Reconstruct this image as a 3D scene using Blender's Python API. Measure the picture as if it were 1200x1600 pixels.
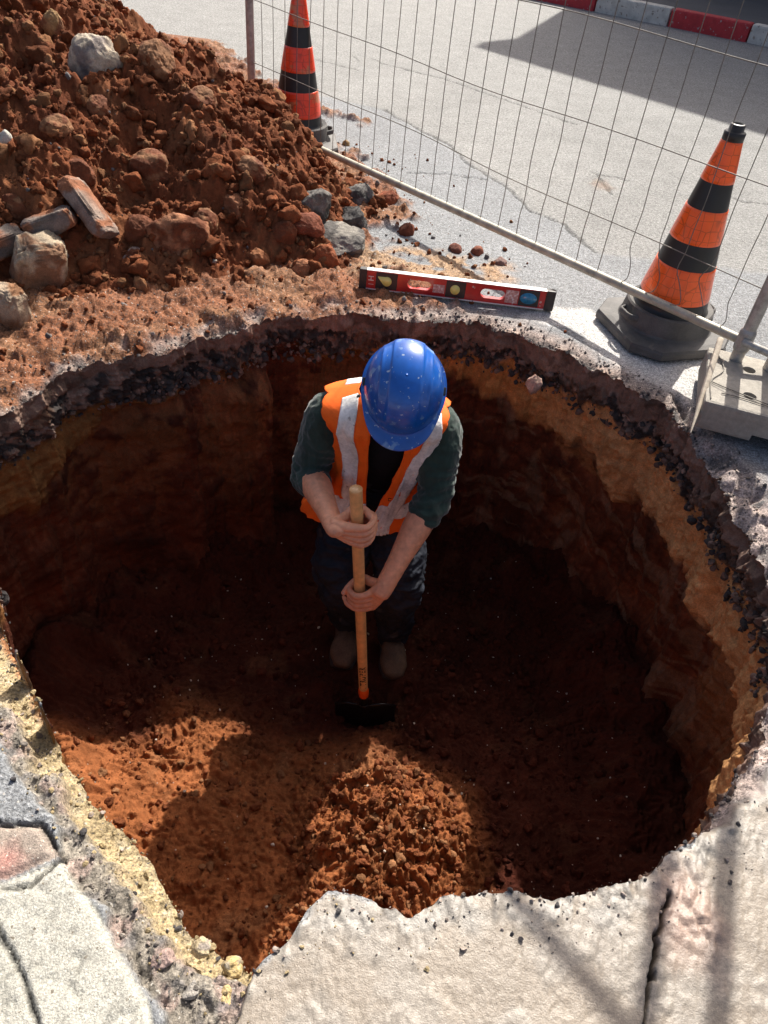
import bpy, bmesh, math, random
import numpy as np
from mathutils import Vector, Matrix
random.seed(4); rng = np.random.default_rng(7)
for o in list(bpy.data.objects): bpy.data.objects.remove(o)
S = bpy.context.scene
C = S.collection
# ------------------------------------------------------------------ camera, sky, sun
H = 1.33; F = 1156.0
def _basis():
    d = np.array([450-600, 2050-800, F], float); d /= np.linalg.norm(d)
    up = -d; fw = np.array([0, 0, 1.]); Y = fw-up*fw.dot(up); Y /= np.linalg.norm(Y)
    return np.array([np.cross(Y, up), Y, up])
RC = _basis()
cam = bpy.data.cameras.new('camera'); co = bpy.data.objects.new('camera', cam); C.objects.link(co)
cam.sensor_fit = 'VERTICAL'; cam.sensor_height = 36; cam.lens = F*36/1600; cam.clip_start = .05; cam.clip_end = 500
M = Matrix([[RC[i][0], -RC[i][1], -RC[i][2]] for i in range(3)]).to_4x4(); M.translation = (0, 0, H)
co.matrix_world = M; S.camera = co
S.render.resolution_x = 768; S.render.resolution_y = 1024
SUN_EL = math.radians(44); SX, SY = .32, 1.0
n_ = math.hypot(SX, SY); SX /= n_; SY /= n_
sd = Vector((SX*math.cos(SUN_EL), SY*math.cos(SUN_EL), math.sin(SUN_EL)))
sl = bpy.data.lights.new('sun', 'SUN'); sl.energy = 4.8; sl.angle = math.radians(.53); sl.color = (1, .95, .87)
so = bpy.data.objects.new('sun', sl); C.objects.link(so); so.rotation_euler = sd.to_track_quat('Z', 'Y').to_euler()
W = bpy.data.worlds.new('World'); S.world = W; W.use_nodes = True
nt = W.node_tree; sk = nt.nodes.new('ShaderNodeTexSky'); sk.sky_type = 'NISHITA'; sk.sun_disc = False
sk.sun_elevation = SUN_EL; sk.sun_rotation = math.atan2(SX, SY); sk.dust_density = 5.0; sk.ozone_density = 0; sk.air_density = .6
bg = nt.nodes['Background']; nt.links.new(sk.outputs[0], bg.inputs[0]); bg.inputs[1].default_value = .11
S.view_settings.view_transform = 'Standard'; S.view_settings.look = 'None'; S.view_settings.exposure = .78; S.view_settings.gamma = 1
# ------------------------------------------------------------------ pixel -> world
O = np.array([0, 0, H])
def ray(px, py): return RC @ np.array([px-600, py-800, F], float)
def G(px, py, z=0.0):
    r = ray(px, py); return O+r*((z-H)/r[2])
def P(px, py, Y):
    r = ray(px, py); return O+r*(Y/r[1])
def GL(pts, z=0.0): return np.array([G(x, y, z)[:2] for x, y in pts])
# ------------------------------------------------------------------ noise
def _h(i, j, k, s):
    n = (i.astype(np.int64)*73856093) ^ (j.astype(np.int64)*19349663) ^ (k.astype(np.int64)*83492791) ^ (s*2654435761)
    n = (n ^ (n >> 13))*1274126177 & 0x7fffffffffff; n = n ^ (n >> 16)
    return n
def _r(i, j, k, s): return (_h(i, j, k, s) & 0xffff)/65535.0
GR = rng.normal(size=(256, 3)); GR /= np.linalg.norm(GR, axis=1)[:, None]; GR = GR*1.6
def perlin(x, y, z, s=0):
    xi, yi, zi = np.floor(x), np.floor(y), np.floor(z); fx, fy, fz = x-xi, y-yi, z-zi
    xi = xi.astype(np.int64); yi = yi.astype(np.int64); zi = zi.astype(np.int64)
    u, v, w = [t*t*t*(t*(t*6-15)+10) for t in (fx, fy, fz)]
    def g(a, b, c):
        q = GR[_h(xi+a, yi+b, zi+c, s) & 255]
        return q[..., 0]*(fx-a)+q[..., 1]*(fy-b)+q[..., 2]*(fz-c)
    l = lambda a, b, t: a+(b-a)*t
    return l(l(l(g(0, 0, 0), g(1, 0, 0), u), l(g(0, 1, 0), g(1, 1, 0), u), v), l(l(g(0, 0, 1), g(1, 0, 1), u), l(g(0, 1, 1), g(1, 1, 1), u), v), w)
def fbm(x, y, z=None, f=1.0, o=4, s=0, ridged=False):
    z = np.zeros_like(x) if z is None else z
    a = 1.0; t = 0
    for i in range(o):
        n = perlin(x*f, y*f, z*f+i*7.3, s+i)
        if ridged: n = .5-np.abs(n)*1.6
        t = t+n*a; a *= .5; f *= 2.03
    return t
def clods(x, y, cell, s=0, k=.8, prob=1.0, rmin=.3, rmax=.62):
    xs = x/cell; ys = y/cell; xi = np.floor(xs).astype(np.int64); yi = np.floor(ys).astype(np.int64); out = np.zeros_like(x)
    z0 = np.zeros_like(xi)
    for a in (-1, 0, 1):
        for b in (-1, 0, 1):
            i = xi+a; j = yi+b
            px = i+_r(i, j, z0, s+1); py = j+_r(i, j, z0, s+2); r = rmin+(rmax-rmin)*_r(i, j, z0, s+3)
            on = _r(i, j, z0, s+4) < prob
            dx = xs-px; dy = ys-py; an = _r(i, j, z0, s+5)*6.28; st = .7+.6*_r(i, j, z0, s+6)
            ex = (dx*np.cos(an)+dy*np.sin(an))*st; ey = (-dx*np.sin(an)+dy*np.cos(an))/st
            d = np.abs(ex)**2.5+np.abs(ey)**2.5; d = d**(1/2.5)
            h = np.sqrt(np.clip(r*r-d*d, 0, None))*cell*k
            out = np.maximum(out, np.where(on, h, 0))
    return out
def sstep(a, b, x):
    t = np.clip((x-a)/(b-a), 0, 1); return t*t*(3-2*t)
def sdist(x, y, poly):
    """signed distance to a polygon, negative inside"""
    poly = np.asarray(poly); d = np.full(x.shape, 1e9); ins = np.zeros(x.shape, bool); n = len(poly)
    for i in range(n):
        ax, ay = poly[i]; bx, by = poly[(i+1) % n]; ex, ey = bx-ax, by-ay
        wx, wy = x-ax, y-ay; t = np.clip((wx*ex+wy*ey)/(ex*ex+ey*ey+1e-12), 0, 1)
        d = np.minimum(d, np.hypot(wx-ex*t, wy-ey*t))
        c = ((ay > y) != (by > y)) & (x < (bx-ax)*(y-ay)/(by-ay+1e-15)+ax); ins ^= c
    return np.where(ins, -d, d)
def ldist(x, y, line):
    d = np.full(x.shape, 1e9)
    for i in range(len(line)-1):
        ax, ay = line[i]; bx, by = line[i+1]; ex, ey = bx-ax, by-ay
        wx, wy = x-ax, y-ay; t = np.clip((wx*ex+wy*ey)/(ex*ex+ey*ey+1e-12), 0, 1)
        d = np.minimum(d, np.hypot(wx-ex*t, wy-ey*t))
    return d
# ------------------------------------------------------------------ mesh + object helpers
def raw(name, V, Fq, mat=None, parent=None, col=None, smooth=True):
    V = np.asarray(V, np.float32); Fq = np.asarray(Fq, np.int32); me = bpy.data.meshes.new(name); k = Fq.shape[1]
    me.vertices.add(len(V)); me.vertices.foreach_set('co', V.ravel())
    me.loops.add(Fq.size); me.loops.foreach_set('vertex_index', Fq.ravel())
    me.polygons.add(len(Fq)); me.polygons.foreach_set('loop_start', np.arange(0, Fq.size, k, dtype=np.int32))
    me.polygons.foreach_set('loop_total', np.full(len(Fq), k, np.int32))
    me.update(calc_edges=True); me.validate()
    me.polygons.foreach_set('use_smooth', np.full(len(me.polygons), smooth))
    if col is not None:
        a = me.color_attributes.new('Col', 'FLOAT_COLOR', 'POINT'); c = np.ones((len(V), 4), np.float32); c[:, :3] = col; a.data.foreach_set('color', c.ravel())
    return link(name, me, mat, parent)
def link(name, me, mat=None, parent=None):
    o = bpy.data.objects.new(name, me); C.objects.link(o)
    if mat and not me.materials: me.materials.append(mat)
    if parent: o.parent = parent; o.matrix_parent_inverse = parent.matrix_world.inverted()
    return o
def tag(o, label=None, cat=None, group=None, kind=None):
    for k, v in (('label', label), ('category', cat), ('group', group), ('kind', kind)):
        if v: o[k] = v
    return o
def thing(name, label, cat, loc=(0, 0, 0), group=None):
    o = bpy.data.objects.new(name, None); o.location = loc; o.empty_display_size = .1; C.objects.link(o)
    bpy.context.view_layer.update() if False else None
    o.matrix_world = Matrix.Translation(loc)
    return tag(o, label, cat, group)
def grid(Pn, keep=None, wrap=False):
    """(n,m,3) array -> verts, quads"""
    n, m = Pn.shape[:2]; idx = np.arange(n*m).reshape(n, m)
    if wrap: idx = np.concatenate([idx, idx[:, :1]], 1)
    q = np.stack([idx[:-1, :-1], idx[:-1, 1:], idx[1:, 1:], idx[1:, :-1]], -1)
    if keep is not None: q = q[keep]
    return Pn.reshape(-1, 3), q.reshape(-1, 4)
def compact(V, Q, *att):
    u, inv = np.unique(Q, return_inverse=True); return (V[u], inv.reshape(Q.shape))+tuple(a[u] for a in att)
def catmull(pts, n):
    pts = np.asarray(pts, float); k = len(pts); out = []
    t = np.linspace(0, k-1, n)
    for x in t:
        i = min(int(x), k-2); f = x-i; p0 = pts[max(i-1, 0)]; p1 = pts[i]; p2 = pts[i+1]; p3 = pts[min(i+2, k-1)]
        out.append(.5*((2*p1)+(-p0+p2)*f+(2*p0-5*p1+4*p2-p3)*f*f+(-p0+3*p1-3*p2+p3)*f**3))
    return np.array(out)
def tube_mesh(pts, rad, n=40, m=24, side=None, caps=True, power=2.0, flat=1.0):
    """smooth tapered tube; rad = list of r or (rs, rf); side = reference side vector"""
    pts = np.asarray(pts, float); R = np.array([(r, r) if np.isscalar(r) else r for r in rad], float)
    p = catmull(pts, n); r = np.abs(catmull(R, n)); T = np.gradient(p, axis=0); T /= np.linalg.norm(T, axis=1)[:, None]+1e-12
    if side is None:
        side = np.array([1., 0, 0]) if abs(T[0][0]) < .8 else np.array([0, 1., 0])
    side = np.asarray(side, float); V = []
    for i in range(n):
        s = side-T[i]*side.dot(T[i]); s /= np.linalg.norm(s); side = s; f = np.cross(T[i], s)
        a = np.linspace(0, 2*np.pi, m, endpoint=False); ca, sa = np.cos(a), np.sin(a)
        ca = np.sign(ca)*np.abs(ca)**(2/power); sa = np.sign(sa)*np.abs(sa)**(2/power)
        V.append(p[i]+np.outer(ca, s)*r[i][0]+np.outer(sa, f)*r[i][1])
    V = np.array(V)
    if caps:
        def cap(ring, c, T_, rr):
            out = []
            for k in (.35, .7, .92): out.append(c+(ring-c)*math.sqrt(1-k*k)+T_*rr*k)
            return out
        e = cap(V[-1], p[-1], T[-1], r[-1].min()*flat); b = cap(V[0], p[0], -T[0], r[0].min())
        V = np.concatenate([np.array(b[::-1]), V, np.array(e)])
    Vv, Q = grid(V, wrap=True); nv = len(Vv); k = V.shape[0]
    c0 = V[0].mean(0); c1 = V[-1].mean(0); Vv = np.concatenate([Vv, [c0, c1]])
    a = np.arange(m); b = (a+1) % m
    t0 = np.stack([a*0+nv, b, a, a*0+nv], -1)[:, :3]; t1 = np.stack([a*0+nv+1, (k-1)*m+a, (k-1)*m+b], -1)
    return Vv, Q, np.concatenate([t0, t1])
def add_to_bm(bm, t):
    V, Q, T = t; vs = [bm.verts.new(v) for v in V]
    for q in Q: bm.faces.new([vs[i] for i in q])
    for q in T:
        try: bm.faces.new([vs[i] for i in q])
        except ValueError: pass
def bm_obj(name, bm, mat, parent=None, smooth=True):
    bmesh.ops.recalc_face_normals(bm, faces=bm.faces); me = bpy.data.meshes.new(name); bm.to_mesh(me); bm.free()
    for p in me.polygons: p.use_smooth = smooth
    return link(name, me, mat, parent)
def tube_obj(name, pts, rad, mat, parent=None, n=40, m=20, **k):
    bm = bmesh.new(); add_to_bm(bm, tube_mesh(pts, rad, n, m, **k)); return bm_obj(name, bm, mat, parent)
def union(name, tubes, voxel, mat, parent=None, smooth=2, disp=None):
    """weld overlapping closed shapes into one continuous skin"""
    bm = bmesh.new()
    for t in tubes: add_to_bm(bm, t)
    bmesh.ops.recalc_face_normals(bm, faces=bm.faces)
    me = bpy.data.meshes.new('tmp'); bm.to_mesh(me); bm.free(); o = bpy.data.objects.new('tmp', me); C.objects.link(o)
    m = o.modifiers.new('r', 'REMESH'); m.mode = 'VOXEL'; m.voxel_size = voxel; m.use_smooth_shade = True
    if smooth:
        s = o.modifiers.new('s', 'SMOOTH'); s.iterations = smooth; s.factor = .5
    dg = bpy.context.evaluated_depsgraph_get(); dg.update(); me2 = bpy.data.meshes.new_from_object(o.evaluated_get(dg)); bpy.data.objects.remove(o)
    me2.name = name
    if disp is not None:
        n = len(me2.vertices); v = np.empty(n*3, np.float32); me2.vertices.foreach_get('co', v); v = v.reshape(-1, 3).astype(float)
        nn = np.empty(n*3, np.float32); me2.vertex_normals.foreach_get('vector', nn); nn = nn.reshape(-1, 3)
        v = v+nn*disp(v)[:, None]; me2.vertices.foreach_set('co', v.astype(np.float32).ravel()); me2.update()
    me2.polygons.foreach_set('use_smooth', np.ones(len(me2.polygons), bool))
    return link(name, me2, mat, parent)
def box(bm, c, size, rot=None, bevel=0):
    r = bmesh.ops.create_cube(bm, size=1); vs = r['verts']
    bmesh.ops.scale(bm, vec=size, verts=vs)
    if bevel:
        es = list({e for v in vs for e in v.link_edges}); rb = bmesh.ops.bevel(bm, geom=es, offset=bevel, segments=2, affect='EDGES', profile=.6); vs = list({v for f in rb['faces'] for v in f.verts} | {v for v in vs if v.is_valid})
    if rot is not None: bmesh.ops.rotate(bm, cent=(0, 0, 0), matrix=rot, verts=vs)
    bmesh.ops.translate(bm, vec=c, verts=vs); return vs
# ------------------------------------------------------------------ materials
def mat(name, col, rough=.6, bump=None, var=None, attr=False, spec=.5, metal=0, coat=0, vor=None, sheen=0, map_obj=False):
    """bump=[(scale,strength,dist)], var=[(scale,amount)] colour variation, vor=(scale,amount,color)"""
    m = bpy.data.materials.new(name); m.use_nodes = True; t = m.node_tree; N = t.nodes; L = t.links; b = N['Principled BSDF']
    b.inputs['Roughness'].default_value = rough; b.inputs['Specular IOR Level'].default_value = spec; b.inputs['Metallic'].default_value = metal
    b.inputs['Coat Weight'].default_value = coat; b.inputs['Sheen Weight'].default_value = sheen
    tc = N.new('ShaderNodeTexCoord'); vec = tc.outputs['Object']
    if attr: a = N.new('ShaderNodeAttribute'); a.attribute_name = 'Col'; c = a.outputs['Color']
    else: a = N.new('ShaderNodeRGB'); a.outputs[0].default_value = (*col, 1); c = a.outputs[0]
    for sc, am in (var or []):
        n = N.new('ShaderNodeTexNoise'); n.inputs['Scale'].default_value = sc; n.inputs['Detail'].default_value = 5; L.new(vec, n.inputs['Vector'])
        mr = N.new('ShaderNodeMapRange'); mr.inputs['From Min'].default_value = .3; mr.inputs['From Max'].default_value = .7
        mr.inputs['To Min'].default_value = 1-am; mr.inputs['To Max'].default_value = 1+am; L.new(n.outputs[0], mr.inputs['Value'])
        x = N.new('ShaderNodeVectorMath'); x.operation = 'SCALE'; L.new(c, x.inputs[0]); L.new(mr.outputs[0], x.inputs['Scale']); c = x.outputs[0]
    if vor:
        for sc, th, vc in vor:
            n = N.new('ShaderNodeTexNoise'); n.inputs['Scale'].default_value = sc; n.inputs['Detail'].default_value = 3; L.new(vec, n.inputs['Vector'])
            mr = N.new('ShaderNodeMapRange'); mr.inputs['From Min'].default_value = th; mr.inputs['From Max'].default_value = th+.05; L.new(n.outputs[0], mr.inputs['Value'])
            x = N.new('ShaderNodeMix'); x.data_type = 'RGBA'; L.new(mr.outputs[0], x.inputs['Factor']); L.new(c, x.inputs['A']); x.inputs['B'].default_value = (*vc, 1); c = x.outputs['Result']
    L.new(c, b.inputs['Base Color'])
    prev = None
    for sc, st, di in (bump or []):
        n = N.new('ShaderNodeTexNoise'); n.inputs['Scale'].default_value = sc; n.inputs['Detail'].default_value = 6; n.inputs['Roughness'].default_value = .6; L.new(vec, n.inputs['Vector'])
        bp = N.new('ShaderNodeBump'); bp.inputs['Strength'].default_value = st; bp.inputs['Distance'].default_value = di; L.new(n.outputs[0], bp.inputs['Height'])
        if prev: L.new(prev, bp.inputs['Normal'])
        prev = bp.outputs[0]
    if prev: L.new(prev, b.inputs['Normal'])
    return m
M_ROAD = mat('road_asphalt', 0, .85, [(80, .8, .006), (170, 1.0, .004), (400, .7, .002)], [(60, .30), (170, .55), (700, .25), (6, .08)], attr=True, spec=.3, vor=[(150, .635, (.09, .085, .08)), (130, .66, (.5, .47, .42))])
M_SLAB = mat('cement_slurry', 0, .40, [(26, .22, .006), (140, .45, .003), (420, .5, .0015)], [(9, .08), (160, .14), (450, .18)], attr=True, spec=.5, vor=[(120, .70, (.16, .14, .13))])
M_PAVE = mat('pale_pavement', 0, .9, [(60, .35, .006), (300, .9, .0025)], [(40, .10), (220, .3), (600, .3), (12, .06)], attr=True, spec=.2, vor=[(110, .66, (.16, .14, .11)), (240, .66, (.62, .6, .52))])
M_SOIL = mat('red_soil', 0, .95, [(170, .9, .006), (600, .6, .002)], [(60, .22), (400, .25), (8, .1)], attr=True, spec=.12)
M_WALL = mat('cut_earth', 0, .8, [(90, .8, .006), (350, .5, .002)], [(25, .2), (200, .22)], attr=True, spec=.22)
M_ROCK = mat('rock', 0, .85, [(60, .9, .010), (300, .8, .004)], [(30, .25), (220, .2)], attr=True, spec=.25)
# ------------------------------------------------------------------ pit outline (traced on the ground, real metres)
PC = np.array([.06, 1.50])
RIM_PX = [(-120, 740, 0), (0, 655, -.01), (60, 612, 0), (130, 572, 0), (200, 560, 0), (270, 545, 0), (330, 530, 0), (390, 512, 0), (440, 498, 0), (520, 492, 0), (600, 497, 0), (680, 502, 0),
          (760, 505, 0), (830, 530, 0), (900, 560, 0), (960, 590, 0), (1020, 622, 0), (1070, 665, 0), (1110, 715, 0), (1150, 775, 0), (1190, 850, 0), (1230, 930, 0), (1240, 1010, 0), (1215, 1100, 0),
          (1165, 1210, 0), (1108, 1292, 0), (1030, 1350, 0), (985, 1385, 0), (900, 1396, 0), (800, 1398, 0), (690, 1402, 0), (640, 1424, 0), (575, 1402, 0), (512, 1394, 0), (480, 1420, 0), (455, 1462, 0),
          (405, 1516, -.03), (345, 1480, -.07), (290, 1430, -.08), (250, 1370, -.08), (190, 1290, -.08), (130, 1215, -.08), (90, 1155, -.08), (55, 1090, -.08), (15, 1010, -.07), (-10, 900, -.05), (-110, 830, -.03)]
RIM = np.array([G(x, y, z)[:2] for x, y, z in RIM_PX])
_th = np.arctan2(RIM[:, 1]-PC[1], RIM[:, 0]-PC[0]); _rr = np.hypot(RIM[:, 0]-PC[0], RIM[:, 1]-PC[1]); _o = np.argsort(_th)
_th = _th[_o]; _rr = _rr[_o]; _th = np.concatenate([_th-2*np.pi, _th, _th+2*np.pi]); _rr = np.tile(_rr, 3)
def rimR(th):
    r = np.interp(th, _th, _rr); c, s = np.cos(th), np.sin(th)
    near = sstep(-.4, -.75, s)
    rag = fbm(c*3, s*3, None, 3.0, 5, 11)*.028 + fbm(c*3, s*3, None, 14.0, 3, 17)*.008
    return r+rag*(1-.55*near)
# zones on the ground
Z_APRON = GL([(345, 1640), (400, 1530), (455, 1462), (512, 1394), (690, 1402), (900, 1396), (1030, 1350), (1108, 1292), (1135, 1262), (1230, 1180), (1500, 1020), (2600, 1900), (1200, 2600), (250, 1900)])
Z_WHITE = GL([(250, 1640), (225, 1560), (150, 1425), (98, 1338), (0, 1378), (-200, 1440), (-700, 1800), (100, 2300)])
Z_PINK = GL([(-200, 1430), (0, 1374), (98, 1333), (60, 1290), (0, 1288), (-200, 1330)])
L_SLABEDGE = GL([(-150, 1000), (0, 1165), (50, 1240), (100, 1330), (150, 1425), (225, 1560), (270, 1650), (330, 1800)])
Z_LEFTCUT = GL([(-150, 980), (0, 1160), (50, 1240), (100, 1330), (150, 1425), (225, 1560), (262, 1640), (345, 1640), (400, 1530), (420, 1490), (300, 1380), (100, 1150), (0, 960), (-60, 860)])
Z_SAND = GL([(-100, 880), (-40, 1010), (60, 1160), (120, 1260), (180, 1350), (240, 1420), (300, 1490), (330, 1510), (400, 1520), (300, 1400), (120, 1190), (40, 1050), (10, 930)], -.06)
Z_RUBR = GL([(1060, 625), (1110, 690), (1200, 775), (1300, 900), (1350, 1000), (1250, 1150), (1135, 1262), (1100, 1290), (1170, 1180), (1230, 1000), (1180, 850), (1100, 700)])
Z_WPAINT = GL([(820, 492), (900, 520), (945, 560), (1045, 610), (1090, 640), (1120, 560), (1020, 530), (900, 480)])
Z_DIRT = GL([(-400, 600), (0, 640), (130, 570), (270, 540), (400, 505), (460, 500), (540, 492), (620, 490), (700, 470), (690, 440), (600, 425), (575, 380), (640, 330), (600, 285), (530, 230), (470, 190), (520, 175), (560, 190), (400, 120), (200, -60), (-900, 0)])
Z_GRIT = GL([(560, 395), (640, 385), (720, 400), (800, 415), (800, 440), (720, 450), (600, 430), (540, 440)])
def rel(x, y):
    dx = x-PC[0]; dy = y-PC[1]; return np.hypot(dx, dy), np.arctan2(dy, dx)
CRK = [GL(p) for p in ([(1048, 1395), (1040, 1430), (1030, 1462), (1024, 1500), (1012, 1540), (1008, 1575), (1003, 1640)],)]
JOINT = [GL([(0, 1450), (15, 1490), (35, 1540), (60, 1600), (80, 1660)]), GL([(98, 1336), (45, 1385), (0, 1388)]), GL([(-140, 1150), (0, 1290), (60, 1290), (98, 1335)])]
RCRK = [GL(p) for p in ([(600, 172), (660, 205), (700, 225), (740, 262), (790, 290), (830, 330), (880, 350), (930, 395)], [(520, 60), (600, 100), (700, 125), (800, 160), (900, 195)], [(640, 270), (700, 272), (760, 280)], [(925, 270), (960, 277), (985, 283)], [(935, 275), (945, 290), (957, 303)],
      [(1135, 308), (1165, 316), (1200, 318)], [(430, 60), (540, 78), (560, 95)], [(250, 5), (330, 30), (400, 45), (480, 90), (560, 110)])]
def warp(x, y, a, f, s): return x+a*perlin(x*f, y*f, x*0+s, s), y+a*perlin(x*f, y*f, x*0+s+9, s+3)
def ground(x, y):
    z = np.zeros_like(x); r, th = rel(x, y); R = rimR(th); e = r-R
    wx, wy = warp(x, y, .02, 12, 3); wx, wy = warp(wx, wy, .007, 55, 5)
    col = np.empty(x.shape+(3,)); base = np.array([.240, .238, .228])
    n1 = fbm(x, y, None, 1.2, 4, 21); n2 = fbm(x, y, None, 9, 3, 22)
    col[:] = base; col *= (1+.10*n1+.06*n2)[..., None]
    # lower newer strip of greyer asphalt, separated by the long crack
    up = y-np.interp(x, RCRK[0][np.argsort(RCRK[0][:, 0]), 0], RCRK[0][np.argsort(RCRK[0][:, 0]), 1])-.35*np.clip(-x-.3, 0, 9)
    k = sstep(.03, -.03, up+.02*n2)[..., None]; col = col*(1-k)+(col*np.array([.93, .97, 1.04]))*k
    z += .0015*fbm(x, y, None, 25, 4, 2)
    for c in RCRK:
        d = ldist(wx, wy, c); w = .0045+.004*n2; k = sstep(w+.008, w, d)*.85; z -= k*.008; col *= (1-.6*k)[..., None]
    d = np.hypot((x-G(945, 290)[0])/.09, (y-G(945, 290)[1])/.12); k = sstep(1, .2, d+.5*n2)*.5; col = col*(1-k[..., None])+np.array([.22, .14, .09])*k[..., None]
    # white overspray + brown grit by the cone
    k = sstep(.03, -.02, sdist(wx, wy, Z_WPAINT)+.05*n2)[..., None]*.8; col = col*(1-k)+np.array([.58, .56, .53])*k
    # dusty collar round the pit
    k = sstep(.16, .0, e+.06*n2)*sstep(.75, .95, y)*(.55+.35*n2); k = np.clip(k, 0, 1)
    col = col*(1-k[..., None])+np.array([.36, .22, .15])*k[..., None]; z += k*.004*np.abs(fbm(x, y, None, 70, 3, 4))
    kd = sstep(.05, 0, e)*sstep(-.1, .25, fbm(x, y, None, 16, 3, 61))*sstep(.9, 1.2, y); col = col*(1-kd[..., None])+np.array([.05, .045, .045])*kd[..., None]; z -= kd*.012
    # loose dirt on the left
    d = sdist(wx, wy, Z_DIRT)+.12*n2; k = sstep(.05, -.05, d); kk = k[..., None]
    dirt = np.array([.205, .080, .036])*(1+.25*n2[..., None]); tan = sstep(-.1, .3, fbm(x, y, None, 3.5, 3, 71))[..., None]; dirt = dirt*(1-tan*.55)+np.array([.26, .135, .068])*tan*.55
    col = col*(1-kk)+dirt*kk
    lump = clods(wx, wy, .09, 5, .45, .5)+clods(wx, wy, .04, 6, .55, .6)+clods(wx, wy, .016, 7, .6, .8)+.012*fbm(x, y, None, 9, 4, 8)
    lump = lump+.030*np.clip(fbm(x, y, None, 5, 4, 72)+.1, 0, 1)+.006*fbm(wx, wy, None, 34, 3, 73, True); z += k*(lump*.9+.006)*(sstep(0, .05, e)*.7+.3)
    d = sdist(wx, wy, Z_GRIT)+.06*n2; k = sstep(.05, -.05, d)*sstep(-.25, .2, n2+.2); col = col*(1-k[..., None])+np.array([.34, .22, .13])*k[..., None]; z += k*(clods(wx, wy, .025, 15, .5, .6)+clods(wx, wy, .012, 16, .5, .7))
    # apron
    da = sdist(wx, wy, Z_APRON); ka = sstep(.006, -.006, da); kk = ka[..., None]
    ap = np.array([.225, .19, .15])*(1+.07*n1+.04*n2)[..., None]
    grey = sstep(.075, .02, e+.03*n2)*sstep(-.2, .25, fbm(x, y, None, 18, 3, 33)+.15); g2 = sstep(.1, .4, fbm(x, y, None, 6, 4, 35)+.1); grey = np.clip(grey+.45*g2, 0, 1)
    ap = ap*(1-grey[..., None]*.8)+np.array([.25, .235, .21])*grey[..., None]*.8
    rb = np.clip(1-np.hypot(x-G(1075, 1430)[0], (y-G(1075, 1430)[1])*.55)/.075, 0, 1)*1.6; rb = np.clip(rb+.5*n2*(rb > 0), 0, 1)
    ap = ap*(1-rb[..., None]*.8)+np.array([.30, .21, .17])*rb[..., None]*.8
    za = .0010*fbm(x, y, None, 14, 3, 41)+.0009*np.abs(fbm(wx, wy, None, 60, 4, 43))-.0014*sstep(.25, .6, fbm(wx, wy, None, 38, 3, 44))+.0006*perlin(x*110, y*110, x*0, 43)
    za += (grey*(clods(wx, wy, .03, 45, .35, .35)+clods(wx, wy, .014, 46, .45, .5))+rb*(clods(wx, wy, .035, 47, .4, .7)+clods(wx, wy, .015, 48, .5, .7)))
    za -= sstep(.012, 0, e)*.012*np.abs(fbm(x, y, None, 30, 2, 50))
    for c in CRK:
        dd = ldist(wx, wy, c); w = .0022+.0016*n2; k = sstep(w+.0022, w, dd); za -= k*.03; ap *= (1-.8*k)[..., None]
    z = z*(1-ka)+za*ka; col = col*(1-kk)+ap*kk
    # cut on the near left: slab edge, grey bedding rubble, yellow sand
    dl = sdist(wx, wy, Z_LEFTCUT); kl = sstep(.004, -.006, dl)
    rub = np.array([.225, .20, .165])*(1+.25*n2)[..., None]; pk = sstep(.15, .4, fbm(x, y, None, 14, 3, 81))[..., None]; rub = rub*(1-pk*.5)+np.array([.36, .25, .22])*pk*.5
    bl = sstep(.2, .45, fbm(x, y, None, 22, 3, 83))[..., None]; rub = rub*(1-bl*.6)+np.array([.12, .115, .12])*bl*.6
    zl = -.035+clods(wx, wy, .05, 84, .4, .6)+clods(wx, wy, .022, 85, .55, .7)+clods(wx, wy, .01, 86, .5, .8)
    ds = sdist(wx, wy, Z_SAND)+.02*n2-.016; ks = sstep(.012, -.008, ds)
    sand = np.array([.34, .265, .15])*(1+.10*n2)[..., None]; sg = sstep(.22, .5, fbm(x, y, None, 26, 3, 87)); sand = sand*(1-sg[..., None]*.6)+np.array([.34, .29, .2])*sg[..., None]*.6
    zs = -.055-.05*sstep(.12, 0, e)+clods(wx, wy, .018, 88, .4, .6)*.7+clods(wx, wy, .008, 89, .6, .8)+.012*fbm(x, y, None, 12, 4, 90)
    red = sstep(.018, .0, e+.012*n2)[..., None]*sstep(.7, .9, y)[..., None]; sand = sand*(1-red)+np.array([.36, .16, .07])*red
    zl = zl*(1-ks)+zs*ks; rub = rub*(1-ks[..., None])+sand*ks[..., None]
    z = z*(1-kl)+zl*kl; col = col*(1-kl[..., None])+rub*kl[..., None]
    # pale paving slabs
    for Zp, cc in ((Z_WHITE, (.37, .36, .315)), (Z_PINK, (.29, .24, .20))):
        dw = sdist(x+(wx-x)*.3, y+(wy-y)*.3, Zp); kw = sstep(.003, -.003, dw)
        wc = np.array(cc)*(1+.05*n1+.05*n2)[..., None]; st = sstep(.3, .55, fbm(x, y, None, 30, 3, 91))[..., None]; wc = wc*(1-.25*st)
        zw = .004+.0009*fbm(x, y, None, 40, 5, 92)-.003*sstep(.3, .5, fbm(wx, wy, None, 45, 3, 93))-.01*sstep(-.02, .0, dw)**3
        if Zp is Z_PINK:
            rr = np.clip(1.3-np.hypot(x-G(12, 1342)[0], y-G(12, 1342)[1])/.035+n2*.6, 0, 1)[..., None]; wc = wc*(1-.45*rr)+np.array([.45, .12, .10])*.45*rr
        z = z*(1-kw)+zw*kw; col = col*(1-kw[..., None])+wc*kw[..., None]
    for c in JOINT:
        dd = ldist(x+(wx-x)*.35, y+(wy-y)*.35, c); k = sstep(.0058, .002, dd); z -= k*.008; col *= (1-.72*k)[..., None]
    # rubble right of the pit
    dr = sdist(wx, wy, Z_RUBR)+.02*n2; kr = sstep(.02, -.01, dr)
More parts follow.
